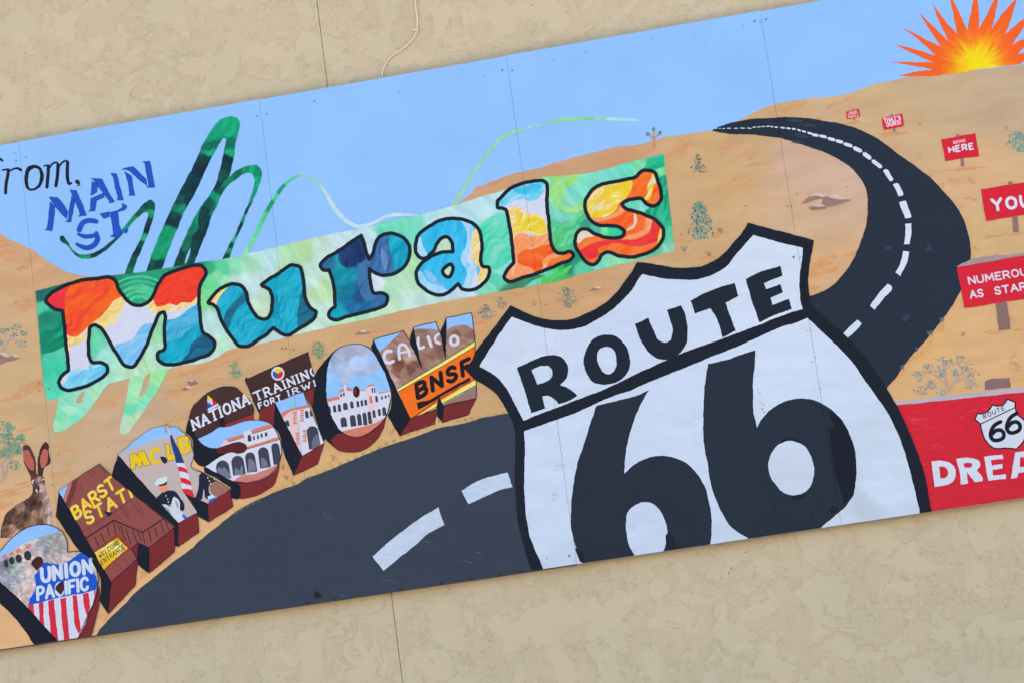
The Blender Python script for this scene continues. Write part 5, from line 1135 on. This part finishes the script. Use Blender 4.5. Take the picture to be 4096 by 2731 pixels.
# ---- painted shrubs, rocks and the Joshua tree
def shrub(spec, w, h, n, cols, kind='cone', dab=3.2, name='painted_shrub', label=None, stem=True):
    cx, cy = P1(spec)
    out, cc = [], []
    for i in range(n):
        v = random.random()
        half = {'cone': .18 + .82 * v ** .8 if v < .85 else 1 - (v - .85) * 3, 'round': math.sin(math.pi * min(max(v, .04), .96)) ** .5, 'fan': 1 - .75 * v}[kind]
        u = (random.uniform(-1, 1) + random.uniform(-1, 1)) * .8 * half * w / 2
        x, y = cx + u - (v - .5) * -.10 * h, cy + (v - .5) * h
        q = disc((x, y), dab * random.uniform(.6, 1.3), dab * random.uniform(.4, .8), random.uniform(-1.5, .6), 7)
        out.append(q)
        cc.append(cols[random.randrange(len(cols))])
    o = sheet(name, out, cc, None, micro=True, label=label)
    return o
TEAL = [(84, 140, 132), (96, 158, 144), (60, 100, 104), (124, 172, 160)]
GREY = [(128, 140, 140), (104, 128, 124), (146, 154, 158), (84, 104, 108), (122, 160, 146)]
shrub('H 184,700', 52, 76, 110, [(84, 116, 118), (66, 92, 100), (120, 140, 136), (96, 130, 124)], dab=3)
shrub('H 200,1145', 104, 150, 330, TEAL + GREY[:2] + [(150, 160, 160)], dab=4.6)
shrub('G 920,765', 70, 78, 150, GREY, 'round', dab=3.2)
shrub('G 288,880', 56, 58, 120, GREY, 'round', dab=3)
shrub('G 402,808', 32, 46, 70, GREY, 'round', dab=2.6)
shrub('B 1847,748', 50, 66, 100, [(70, 160, 136), (90, 172, 146), (100, 140, 120)], 'round', dab=3.2)
shrub('E 1120,395', 50, 68, 100, [(70, 160, 136), (90, 172, 146), (100, 140, 120)], 'round', dab=3.2)
shrub('K 2325,1115', 90, 78, 170, [(80, 160, 150), (96, 175, 160), (120, 150, 160)], 'round', dab=4)
for k_, (s, q_) in enumerate((('I 1905,990', 55), ('I 1990,925', 52), ('I 1930,1100', 50), ('I 2110,885', 72), ('I 2090,965', 42), ('I 2245,880', 74), ('I 2310,960', 60), ('I 2010,1050', 44), ('I 2330,1050', 50), ('I 2090,1110', 40), ('I 2200,960', 36))):
    shrub(s, q_ * .95, q_ * .72, 48, [(142, 158, 158), (112, 140, 130), (166, 174, 188), (128, 150, 148), (176, 180, 196)], 'round', dab=3.4, label='large pale sagebrush painted above the red sign' if k_ == 0 else None)
for s, w in (('I 2150,1110 2130,1040 2100,960 2060,900', 3.5), ('I 2150,1110 2180,1040 2250,960 2290,900', 3.5), ('I 2130,1040 2110,900 2090,860', 2.5), ('I 2180,1040 2300,1000', 2.5), ('I 2130,1060 2040,980 1980,940', 2.5)):
    sheet('twig', stroke(line(s), w * 1.2), (172, 164, 184))
for s, r in (('B 20,440', 20), ('B 60,430', 10), ('B 130,410', 22), ('B 185,455', 18), ('B 110,470', 16), ('B 170,540', 26), ('B 10,530', 12), ('B -60,450', 30)):
    shrub(s, r * 1.6, r * 1.1, 26, GREY[:3] + [(104, 150, 134)], 'round', dab=3.4)
for s in ('B 25,600 20,550 5,500', 'B 25,590 60,530 100,505 150,525', 'B 60,520 90,480 110,460'):
    sheet('twig', stroke(line(s), 4), (166, 158, 172))
for s, r in (('B 30,1200', 44), ('B 75,1190', 22), ('B 20,1280', 30), ('B 65,1260', 20), ('B 140,1300', 34), ('B 165,1270', 18), ('B 80,1350', 34), ('B 60,1390', 30), ('B 145,1370', 24), ('B 110,1490', 30), ('B -20,1400', 30)):
    shrub(s, r * 1.5, r * 1.3, 44, [(104, 158, 134), (88, 140, 122), (130, 164, 150)], 'round', dab=4)
for s in ('B 0,1500 40,1440 60,1390', 'B 40,1568 60,1480 100,1400 140,1330', 'B 30,1568 15,1470', 'C 0,60 30,20 60,-60'):
    sheet('twig', stroke(line(s), 4), (172, 164, 176))
def tuft(spec, h, n, c, w=.9):
    cx, cy = P1(spec)
    q = []
    for i in range(max(5, n // 2)):
        a = random.uniform(-1, 1) - .1
        q.append(stroke([(cx + a * 3, cy), (cx + a * h * .7, cy - h * random.uniform(.6, 1))], w, caps=False)[0])
    return q
for grp, c in (((('H 362,1243', 22, 16), ('H 75,1388', 26, 16), ('H 268,1425', 22, 18), ('G 1838,405', 24, 14), ('G 2128,262', 24, 14), ('G 2035,445', 20, 16)), (146, 138, 126)), ((('E 1237,1250', 22, 9), ('E 1695,1055', 30, 9), ('E 850,1330', 30, 9), ('E 880,1405', 24, 8), ('E 935,1450', 20, 8)), (128, 122, 76)),
                ((('E %d,%d' % (x, 1402 - (x - 1025) * .43 + (12 if x < 1300 else 8)), 13, 6) for x in range(1000, 2100, 60)), (132, 136, 90)), ((('C %d,%d' % (x, 300 - (x - 1850) * .52), 16, 7) for x in range(1850, 2050, 45)), (132, 136, 90)), ((('O %d,%d' % (x, 770 - x * .17), 12, 7) for x in range(60, 430, 60)), (132, 136, 90)),
                ((('K 1330,1042', 14, 10), ('K 1865,1308', 22, 14), ('K 1020,945', 7, 8), ('L 2285,445', 30, 14), ('L 2200,1205', 50, 20), ('L 1880,1260', 18, 8), ('I 2255,680', 18, 8), ('I 2100,570', 22, 8), ('I 2000,670', 20, 8), ('K 2215,1015', 16, 6), ('K 1540,985', 14, 6)), (152, 144, 136))):
    for g in grp:
        sheet('grass_tuft', tuft(g[0], g[1], g[2], c), [c] * 60, None, micro=True)
def rock(spec, base, light):
    o = sheet('painted_rock', [shape(base)], (150, 122, 116), None, mat=M_BRUSH)
    for s in light:
        sheet('rock_highlight', [shape(s)], (204, 190, 178), o, mat=M_BRUSH)
rock('', 'H 990,1015* 1050,960 1090,930 1150,945 1200,955 1270,945 1330,975 1385,985* 1300,1010 1200,1035 1150,1010* 1165,980 1090,985 1040,1005', ['H 1060,955 1090,925 1130,928 1190,952 1160,960 1110,948', 'H 1200,955 1250,935 1300,950 1340,975 1270,975'])
rock('', 'H 1050,1045 1080,1030 1120,1018 1180,1025 1190,1040 1120,1058 1070,1060', ['H 1085,1030 1130,1015 1180,1028 1130,1035'])
rock('', 'B 1465,840* 1490,815 1560,845* 1520,862 1480,860', ['B 1480,820 1500,815 1520,825 1500,832'])
rock('', 'B 1420,905* 1450,875 1500,880* 1480,895', ['B 1455,872 1480,865 1498,885 1470,885'])
rock('', 'E 1405,275* 1440,250 1500,245 1540,260* 1480,272', ['E 1450,248 1480,238 1510,248 1480,255'])
rock('', 'G 1085,720* 1140,685 1205,690* 1150,710 1110,715', ['G 1130,690 1160,678 1195,688 1160,698'])
rock('', 'B -40,660* -20,620 30,610 80,640 100,615 160,650* 120,665 60,680 -20,700', ['B 0,610 40,608 70,640 30,635', 'B 90,615 125,620 150,640 110,638'])
jt = sheet('joshua_tree', stroke(line('Q 1868,235 1878,190 1870,150 1872,60'), [12, 9, 7, 6]) + stroke(line('Q 1872,155 1840,120 1805,98'), 6) + stroke(line('Q 1876,145 1905,115 1940,80'), 6), (196, 138, 112), None, label='tiny painted Joshua tree on the skyline')
each('leaf_tuft', [shape('Q 1855,62 1852,35 1868,25 1882,38 1880,62 1868,70'), shape('Q 1790,100 1792,82 1815,82 1830,98 1815,112 1798,118'), shape('Q 1918,82 1930,66 1952,72 1948,92 1930,108 1922,98')], (104, 132, 124), jt, mat=M_BRUSH)

# ---- sun
cS = np.array(P1('K 1990,500'))
def sun_f(Q):
    d = np.hypot((Q[:, 0] - cS[0]), (Q[:, 1] - cS[1])) * 1.96
    a = np.arctan2(Q[:, 1] - cS[1], Q[:, 0] - cS[0])
    d = d + 95 * (vnoise(a * 11 + 40, d * .012) - .5) + 50 * (vnoise(a * 26 + 4, d * .02) - .5)
    st = np.array([0, 90, 130, 175, 225, 290, 900])
    cs = np.array([(252, 218, 12), (252, 212, 10), (252, 190, 12), (250, 158, 30), (250, 125, 32), (252, 100, 36), (252, 92, 40)])
    return np.stack([np.interp(d, st, cs[:, i]) for i in range(3)], 1)
sheet('painted_sun', [shape('''K 1362,597* 1480,570 1640,547* 1520,525 1300,487* 1430,488 1635,490* 1500,430 1338,350* 1480,385 1660,437* 1520,310 1390,212* 1530,285 1702,370* 1620,250 1527,95* 1640,210 1765,330* 1690,180 1632,28* 1720,150 1828,270* 1800,130 1755,-70*
 1840,90 1907,242* 1940,80 1970,-90* 1997,60 1999,230* 2070,100 2160,-90* 2140,50 2098,232* 2190,100 2300,-20* 2250,150 2203,275* 2300,190 2440,80* 2340,230 2257,354* 2340,310 2480,260* 2380,350 2300,424* 2380,410 2520,380* 2420,440 2318,507* 2200,520* 1940,555* 1800,580* 1620,600*''', 3)], sun_f, grid=5, label='orange and yellow painted sunburst behind the hill')

# ---- red signs
SR = (206, 38, 56)
def sign(poly, label, color=SR, mat=None):
    return sheet('painted_sign', [shape(poly)], color, None, label=label, mat=mat)
def post(spec, parent, w):
    sheet('sign_post', stroke(line(spec), w, caps=False), (140, 112, 108), parent, mat=M_BRUSH)
s1 = sign('K 957,880* 1058,857* 1067,918* 965,940*', 'smallest red painted sign, farthest up the road')
post('K 1020,930 1022,945', s1, 4); post('K 1010,868 1013,858', s1, 3)
for t_x, a, b, c in (('MAIN', '985,893', '1038,882', -13), ('STREET', '974,910', '1052,895', -13), ('MURALS', '976,930', '1056,917', -14)):
    word(t_x, P1('K ' + a), P1('K ' + b), (-1.5, c / 1.96), 1.7, (232, 196, 208), s1, split=False, gap=.4)
s2 = sign('K 1237,930* 1397,893* 1411,990* 1254,1026*', "red painted sign reading THAT'S OURS!")
post('K 1335,1008 1338,1038', s2, 6); post('K 1312,912 1318,898', s2, 5)
word("THAT'S", P1('K 1258,965'), P1('K 1386,940'), (-3, -15), 3.6, (226, 216, 236), s2, gap=.38)
word('OURS!', P1('K 1278,998'), P1('K 1388,975'), (-3, -15), 3.8, (226, 216, 236), s2, gap=.42)
s3 = sign('K 1703,1095* 1972,1047* 1999,1227* 1735,1267*', 'red painted sign reading BEING HERE')
post('K 1865,1245 1872,1308', s3, 12); post('K 1830,1075 1833,1056', s3, 10)
word('BEING', P1('K 1801,1131'), P1('K 1892,1112'), (-2, -10), 2.3, (222, 206, 228), s3, gap=.4)
word('HERE', P1('K 1768,1200'), P1('K 1958,1170'), (-4, -22), 6.4, (214, 214, 240), s3, gap=.36, caps=False)
s4 = sign('L 2013,115* 2352,60 2700,5* 2740,262* 2352,318 2053,365*', 'red painted sign reading YOU at the right edge')
post('L 2280,330 2290,450', s4, 22); post('L 2246,80 2246,55', s4, 18)
word('YOU', P1('L 2113,280'), P1('L 2402,246'), (-7, -42), 12, (208, 218, 242), s4, gap=.45)
s5 = sign('L 1826,722* 2352,633 2700,578* 2740,925* 2352,975 1885,1048*', 'large red painted sign reading NUMEROUS AS STARS')
sheet('board_top', [shape('L 1826,716* 1870,692 2352,617 2700,560* 2700,580* 2352,634 1830,724*')], (158, 144, 152), s5, mat=M_BRUSH)
sheet('sign_post', [shape('L 2130,1008* 2215,992* 2248,1208* 2155,1222*')], (132, 106, 104), s5, mat=M_BRUSH)
sheet('sign_post', [shape('L 2080,642* 2150,625* 2158,655* 2078,668*')], (160, 148, 154), s5, mat=M_BRUSH)
word('NUMEROUS', P1('L 1925,858'), P1('L 2440,775'), (-6, -27), 6.2, (208, 214, 238), s5, gap=.32)
word('AS', P1('L 1935,968'), P1('L 2033,952'), (-5, -27), 6.4, (208, 214, 238), s5, gap=.3)
word('STARS', P1('L 2130,938'), P1('L 2430,890'), (-5, -27), 6.4, (208, 214, 238), s5, gap=.3)
s6 = sign('J 1300,238* 2352,130 2700,95* 2700,1110* 1300,1280*', 'big red painted sign reading DREAM beside the route shield', mat=M_BRUSH)
sheet('board_top', [shape('J 1300,212* 2352,94 2700,60* 2700,96* 2352,131 1300,240*')], (178, 176, 196), s6, mat=M_BRUSH)
sheet('sign_post', [shape('J 2040,48* 2060,38 2240,20* 2252,95* 2048,116*')], (134, 108, 112), s6, mat=M_BRUSH)
dabs('brush_mark', 'J 1500,330,60,40 1600,450,60,60 1700,560,60,30 1560,740,20,60 1500,370,60,20 1900,300,200,60 1800,930,200,20 2080,870,30,10', (217, 56, 76), s6, (16, 2.5), -.1, n=5, mat=M_FLAT)
RW = (206, 216, 240)
for s, h in (('J 1625,676* 1700,668 1760,680 1810,730 1814,790 1790,835 1740,860 1650,872* 1640,770', 'J 1686,716* 1720,714 1752,740 1755,780 1735,802 1697,806*'),
             ('J 1822,655* 1900,645 1960,650 2000,670 2010,705 1980,745* 2030,812 2028,828* 1965,835* 1905,752* 1912,848* 1858,853* 1845,750', 'J 1878,690* 1915,683 1945,692 1940,715 1885,722*'),
             ('J 2037,635* 2183,620* 2188,652* 2095,665* 2100,705* 2180,695* 2185,728* 2102,738* 2108,785* 2210,772* 2212,808* 2072,826*', None),
             ('J 2248,808* 2285,600* 2360,592* 2460,780* 2400,790* 2380,755* 2310,762* 2298,802*', 'J 2322,640* 2352,640* 2365,715* 2318,718*')):
    sheet('letter', [shape(s)], RW, s6, holes=[shape(h)] if h else [])
ms = sheet('small_route_shield', [shape('J 1985,300* 2030,298 2080,270 2105,232* 2150,240 2190,225 2218,185* 2285,208* 2283,255 2310,310 2352,350 2372,430 2345,520 2292,578* 2230,572 2110,565 2050,510 2022,440 2008,380 1965,345*')], (206, 214, 236), s6)
sheet('shield_outline', stroke(shape('J 1985,300* 2030,298 2080,270 2105,232* 2150,240 2190,225 2218,185* 2285,208* 2283,255 2310,310 2352,350 2372,430 2345,520 2292,578* 2230,572 2110,565 2050,510 2022,440 2008,380 1965,345*'), 5.4, closed=True) + stroke(line('J 2008,382 2285,250', 2), 4.2), (26, 28, 40), s6)
word('ROUTE', P1('J 2040,340'), P1('J 2200,268'), (-5, -15.5), 3, (34, 36, 50), s6, gap=.5, split=False)
word('6', P1('J 2095,520'), P1('J 2205,495'), (-14, -72), 15.5, (26, 28, 40), s6, name='digit')
word('6', P1('J 2222,463'), P1('J 2332,432'), (-14, -74), 15.5, (26, 28, 40), s6, name='digit')

# ---- the great route shield
SHB = (26, 31, 43)
shield = sheet('route_shield', [shape('''G 475,828* 560,870 650,910 760,935 860,945 950,935 1050,900 1200,820 1300,735 1370,640 1440,545 1468,487* 1600,505 1750,530 1880,533 1960,525 2060,485 2150,420 2230,330 2300,245 H 572,1158* 700,1195 940,1258 1088,1297* 1075,1380 1055,1500
 I 1045,230 1052,330 1064,395 1090,450 1200,550 1350,680 1450,790 1560,930 1650,1070 1740,1220 J 1420,370 1490,530 1550,700 1590,850 1615,1000 1632,1078* 1645,1180* F 650,1250* 638,1130* 600,1020 560,870 530,740 520,600 508,400 515,200 508,30 O 505,800 470,715 430,640 380,560 300,490 210,435 150,385 118,345* 165,285 210,200 G 300,1060 400,930''')],
    SHB, label='huge black and white route shield', mat=M_DARK)
WH = (198, 215, 243)
wf = field('G 700,1100=198,214,241 1200,1000=196,213,242 1700,700=197,214,243 O 700,1200=196,214,244 O 1800,800=196,213,242 F 700,900=198,216,245 I 800,300=200,217,243 I 1000,900=200,217,245 J 1200,900=200,218,245 J 900,1150=196,212,236 J 1100,1000=186,202,222 F 800,1100=190,206,232', warp=10, power=2, streak=.035, flow=(.004, .05), tilt=0)
sheet('shield_panel', [shape('''G 485,915* 600,960 730,1003 850,1020 930,1020 1030,1000 1150,940 1250,880 1350,790 1440,690 1490,605 1512,585* 1600,605 1700,620 1850,628 1950,622 2080,580 2160,530 2250,420 H 612,1258* 800,1310 1005,1357* 995,1450 980,1560
 I 975,250 978,330 985,400 1000,463* 850,512 600,612 350,702 100,792 O 1640,300 1400,410 1200,507 1000,582 850,642 700,695 578,747* 530,660 480,560 430,480 360,400 300,360 230,325* 280,240 350,130 430,10''')], wf, shield, grid=22, mat=M_WHITE)
sheet('shield_panel', [shape('''O 583,832* 700,790 830,742 1000,680 1150,612 1280,555 1400,518 1560,445 1700,390 1900,312 2050,248 2200,190 I 640,690 850,600 960,567 1040,532* 1150,640 1300,780 1400,890 1480,1010 1560,1120
 J 1190,160 1290,310 1380,500 1440,680 1490,880 1520,1000 1536,1085* 1545,1180* F 760,1250* 737,1132* 680,1000 630,880 600,720 585,550 583,400 588,200''')], wf, shield, grid=22, mat=M_WHITE)
SB = (38, 47, 59)
sheet('digit', [shape('''O 1150,632* 1350,580 1480,545 1560,508* 1510,590 1460,700 1420,820 1385,960 1370,1080 1368,1160* 1420,1110 1500,1060 1600,1025 1700,1025 1800,1050 1880,1100 1940,1165 2000,1270 2035,1400 F 2050,720 2050,850 2040,930 2030,970*
 2030,1060* 1060,1180* 1040,1083* 990,960 960,850 947,760 950,650 970,450 1000,300 1050,150 O 1100,770''')], SB, shield, mat=M_FLAT,
    holes=[shape('F 1545,602 1600,620 1650,670 1690,760 1705,860 1690,940 1670,995* 1670,1100* 1460,1120* 1450,1027* 1410,950 1385,850 1380,760 1400,670 1460,620')])
SIX = '''I 262,890* 400,860 550,810 630,783* 628,870 615,1000 612,1150 620,1290 645,1390* 690,1310 750,1250 850,1190 950,1163 1050,1165 1150,1200 1250,1270 J 950,390 1000,500 1035,640 1035,800 1020,920 960,1020 870,1100 800,1160 730,1215*
 720,1320* 205,1360* 205,1287* F 2200,790 2110,640 2050,480 2020,300 2000,200 1988,100 O 1986,770 1990,600 2000,450 2026,303*'''
six2 = sheet('digit', [shape(SIX)], (38, 47, 61), shield, holes=[shape('J 525,513 600,535 660,590 695,680 708,740 690,840 640,910 550,938 470,920 400,850 355,770 348,700 365,630 420,550')], mat=M_FLAT)
SIX2 = shape(SIX)
each('retouched_patch', [shape('J 812,285* 870,300 950,400 998,510 1033,640 1033,800 1015,930 945,1018* 915,900 868,760 850,640 820,430* 868,400* 850,360*')], (24, 28, 40), shield, mat=M_DARK, clip=SIX2)
each('retouched_patch', [shape('J 430,540* 470,495 560,488 625,545* 570,518 500,515'), shape('J 525,945* 620,932 655,940 600,970 530,978*'), disc(P1('J 860,1052'), 18, 14), disc(P1('J 768,1062'), 7, 5), disc(P1('J 690,1120'), 5, 5), disc(P1('J 388,1030'), 3, 14, -.2), shape('F 1700,985* 1710,850 1740,860 1780,930 2030,960* 2030,975*'), shape('F 1020,1070* 985,960 1040,1000 1060,1075*')], (27, 33, 45), shield, mat=M_DARK)
for s, h in (('O 527,335* 640,280 740,240 810,235 880,255 925,320 920,400 865,467* 930,495 980,530 998,552* 950,585 855,616* 810,570 760,550 722,557* 748,650* 640,690* 600,560', 'O 640,350* 730,320 775,325 805,365 790,415 740,450 685,465*'),
             ('O 1220,75 1300,90 1370,150 1410,250 1405,340 1360,410 1280,455 1180,465 1110,435 1065,360 1048,280 1070,190 1130,105', 'O 1225,172 1280,190 1305,260 1300,330 1270,375 1230,382 1180,340 1155,260 1170,195'),
             ('G 1448,975* 1555,925* 1600,1030 1640,1100 1680,1118 1725,1100 1745,1040 1730,950 1700,867* 1812,825* 1850,920 1863,1020 1855,1120 1810,1195 1730,1245 1660,1250 1580,1215 1520,1140 1480,1060', None),
             ('G 1885,790* 2050,710 2230,652* 2263,758* 2160,808* 2200,920 2243,1025* 2138,1078* 2100,950 2042,850* 1922,893*', None),
             ('I 553,230* 680,170 825,128* 845,203* 697,264* 716,308* 828,270* 845,335* 750,380* 765,432* 893,383* 918,465* 780,515 662,568* 610,420', None)):
    sheet('letter', [shape(s)], (31, 39, 52), shield, holes=[shape(h)] if h else [], mat=M_FLAT)
dabs('brush_stain', 'J 1130,1000,30,20 1060,1050,10,20 F 850,350,30,60 820,560,20,40', (188, 204, 228), shield, (9, 5), .3, n=5, mat=M_WHITE)
dabs('scratch', 'J 275,130,6,20 295,220,10,24 300,260,10,14 320,290,6,8', (150, 130, 112), shield, (4, 1), -.6, n=5)

# ---- screws along the seams
def screw(spec, r=2.6):
    x, z = at(*P1(spec), Y_PAINT)
    bm = bmesh.new()
    rr = r * .00125
    bmesh.ops.create_cone(bm, cap_ends=True, segments=10, radius1=rr, radius2=rr * .7, depth=.0022, matrix=Matrix.Translation((x, -FR - .0055, z)) @ Matrix.Rotation(math.pi / 2, 4, 'X'))
    obj('screw', bm, M_METAL, MURAL)
for s, r in (('A 116,416', 2.5), ('A 204,453', 2.5), ('A 128,478', 3), ('A 2016,130', 3), ('A 2092,115', 3), ('N 1783,553', 3.4), ('N 1860,555', 3.4), ('M 1408,170', 3.6), ('M 1497,155', 3.6), ('M 1452,175', 2), ('M 1322,208', 2), ('B 384,888', 3), ('B 312,908', 2.6), ('B 306,846', 2.8), ('E 839,378', 3), ('E 867,378', 3),
             ('E 928,386', 2.8), ('G 657,805', 2.4), ('G 664,825', 2.4), ('G 750,824', 2.4), ('H 880,1030', 2.6), ('H 912,1033', 2.2), ('H 930,1430', 4), ('H 982,1432', 2), ('I 1040,638', 2), ('I 1065,636', 2), ('I 1073,877', 2.4), ('I 1102,840', 2), ('I 1138,1082', 2), ('I 1118,1156', 2), ('F 935,1022', 4), ('F 977,1057', 2), ('F 760,1044', 2),
             ('C 515,1220', 3.6), ('C 573,1232', 3.2), ('N 978,722', 2.4), ('N 308,797', 3), ('A 920,302', 2), ('M 1012,345', 2), ('M 935,268', 1.8), ('M 597,307', 2), ('M 86,408', 2), ('H 957,937', 2), ('H 1355,879', 2), ('L 170,247', 2.2), ('C 118,75', 0.1), ('N 2182,474', 2), ('N 1644,605', 2), ('F 912,610', 2), ('P 738,515', 2), ('P 1360,427', 2.2), ('P 664,906', 2.4)):
    screw(s, r)

# ================================================================ the cable on the wall
def cable():
    root = tag(empty('cable', (at(*P1('N 1105,240'), 0)[0], 0, at(*P1('N 1105,240'), 0)[1])), 'thin pale braided cable running down the stucco and behind the boards', 'cable')
    P = [at(*q, -.006) for q in line('N 1085,-500 1092,-250 1098,-60 1102,40 1112,120 1116,190 1112,238 1102,270 1080,310 1040,352 985,395 930,430 885,472 860,515 845,560 840,610 838,650 838,720', 5)]
    n = 8
    bm = bmesh.new()
    rings = []
    for i, (x, z) in enumerate(P):
        a = np.array(P[max(i - 1, 0)]); b = np.array(P[min(i + 1, len(P) - 1)])
        d = (b - a) / (np.linalg.norm(b - a) + 1e-9)
        r = .0047
        nn = (-d[1], d[0])
        yoff = -.006 + (0.0 if i < len(P) - 12 else .0012)
        rings.append([bm.verts.new((x + nn[0] * r * math.cos(t), yoff + r * math.sin(t), z + nn[1] * r * math.cos(t))) for t in (2 * math.pi * k / n for k in range(n))])
    for a, b in zip(rings[:-1], rings[1:]):
        for k in range(n):
            bm.faces.new((a[k], a[(k + 1) % n], b[(k + 1) % n], b[k]))
    o = obj('sheath', bm, M_CABLE)
    for p in o.data.polygons: p.use_smooth = True
    o.parent = root; o.matrix_parent_inverse = Matrix.Translation(root.location).inverted()
    x, z = at(*P1('N 1106,238'), -.006)
    bm = bmesh.new(); box_bm(bm, x - .014, x + .013, -.0145, -.0005, z - .005, z + .006)
    o = obj('clip', bm, M_CABLE, None, .002)
    o.parent = root; o.matrix_parent_inverse = Matrix.Translation(root.location).inverted()
cable()
# flecks of whitewash and rust on the stucco around the cable
def fleck(name, spec, r, r2, rot, c, parent):
    bm = bmesh.new()
    Lc = bm.verts.layers.float_color.new('paint')
    x, z = at(*P1(spec), 0)
    pc = paint(c)
    vs = []
    for k in range(9):
        a = 2 * math.pi * k / 9
        q = random.uniform(.6, 1.2)
        u, w = r * math.cos(a) * q, r2 * math.sin(a) * q
        v = bm.verts.new((x + u * math.cos(rot) - w * math.sin(rot), -.0006, z + u * math.sin(rot) + w * math.cos(rot)))
        v[Lc] = (*pc, 1)
        vs.append(v)
    bm.faces.new(vs)
    return obj(name, bm, M_FLAT, parent)
for s, r, r2, rot in (('N 1078,90', .004, .016, .1), ('N 1088,140', .004, .022, .1), ('N 1098,185', .004, .018, .1), ('N 1104,215', .006, .010, 0), ('N 1143,350', .004, .014, .3), ('N 1138,290', .002, .008, .1), ('N 1060,35', .003, .006, .5), ('N 1205,445', .003, .006, .4), ('M 850,15', .003, .006, .2), ('R 670,240', .003, .01, .3), ('R 720,390', .003, .005, 0), ('R 1180,760', .004, .008, 0), ('R 2050,210', .002, .01, .2)):
    fleck('whitewash_fleck', s, r, r2, rot, (216, 208, 200), wall)
for s, r, r2 in (('N 964,195', .0028, .0034), ('N 809,62', .002, .002), ('S 168,1092', .003, .003), ('S 140,1104', .004, .0015), ('S 60,1215', .003, .006), ('S 40,1250', .002, .007), ('S 1052,1352', .002, .002), ('R 1040,603', .006, .003), ('R 1475,175', .002, .004)):
    fleck('rust_speck', s, r, r2, 0, (112, 92, 74), wall)
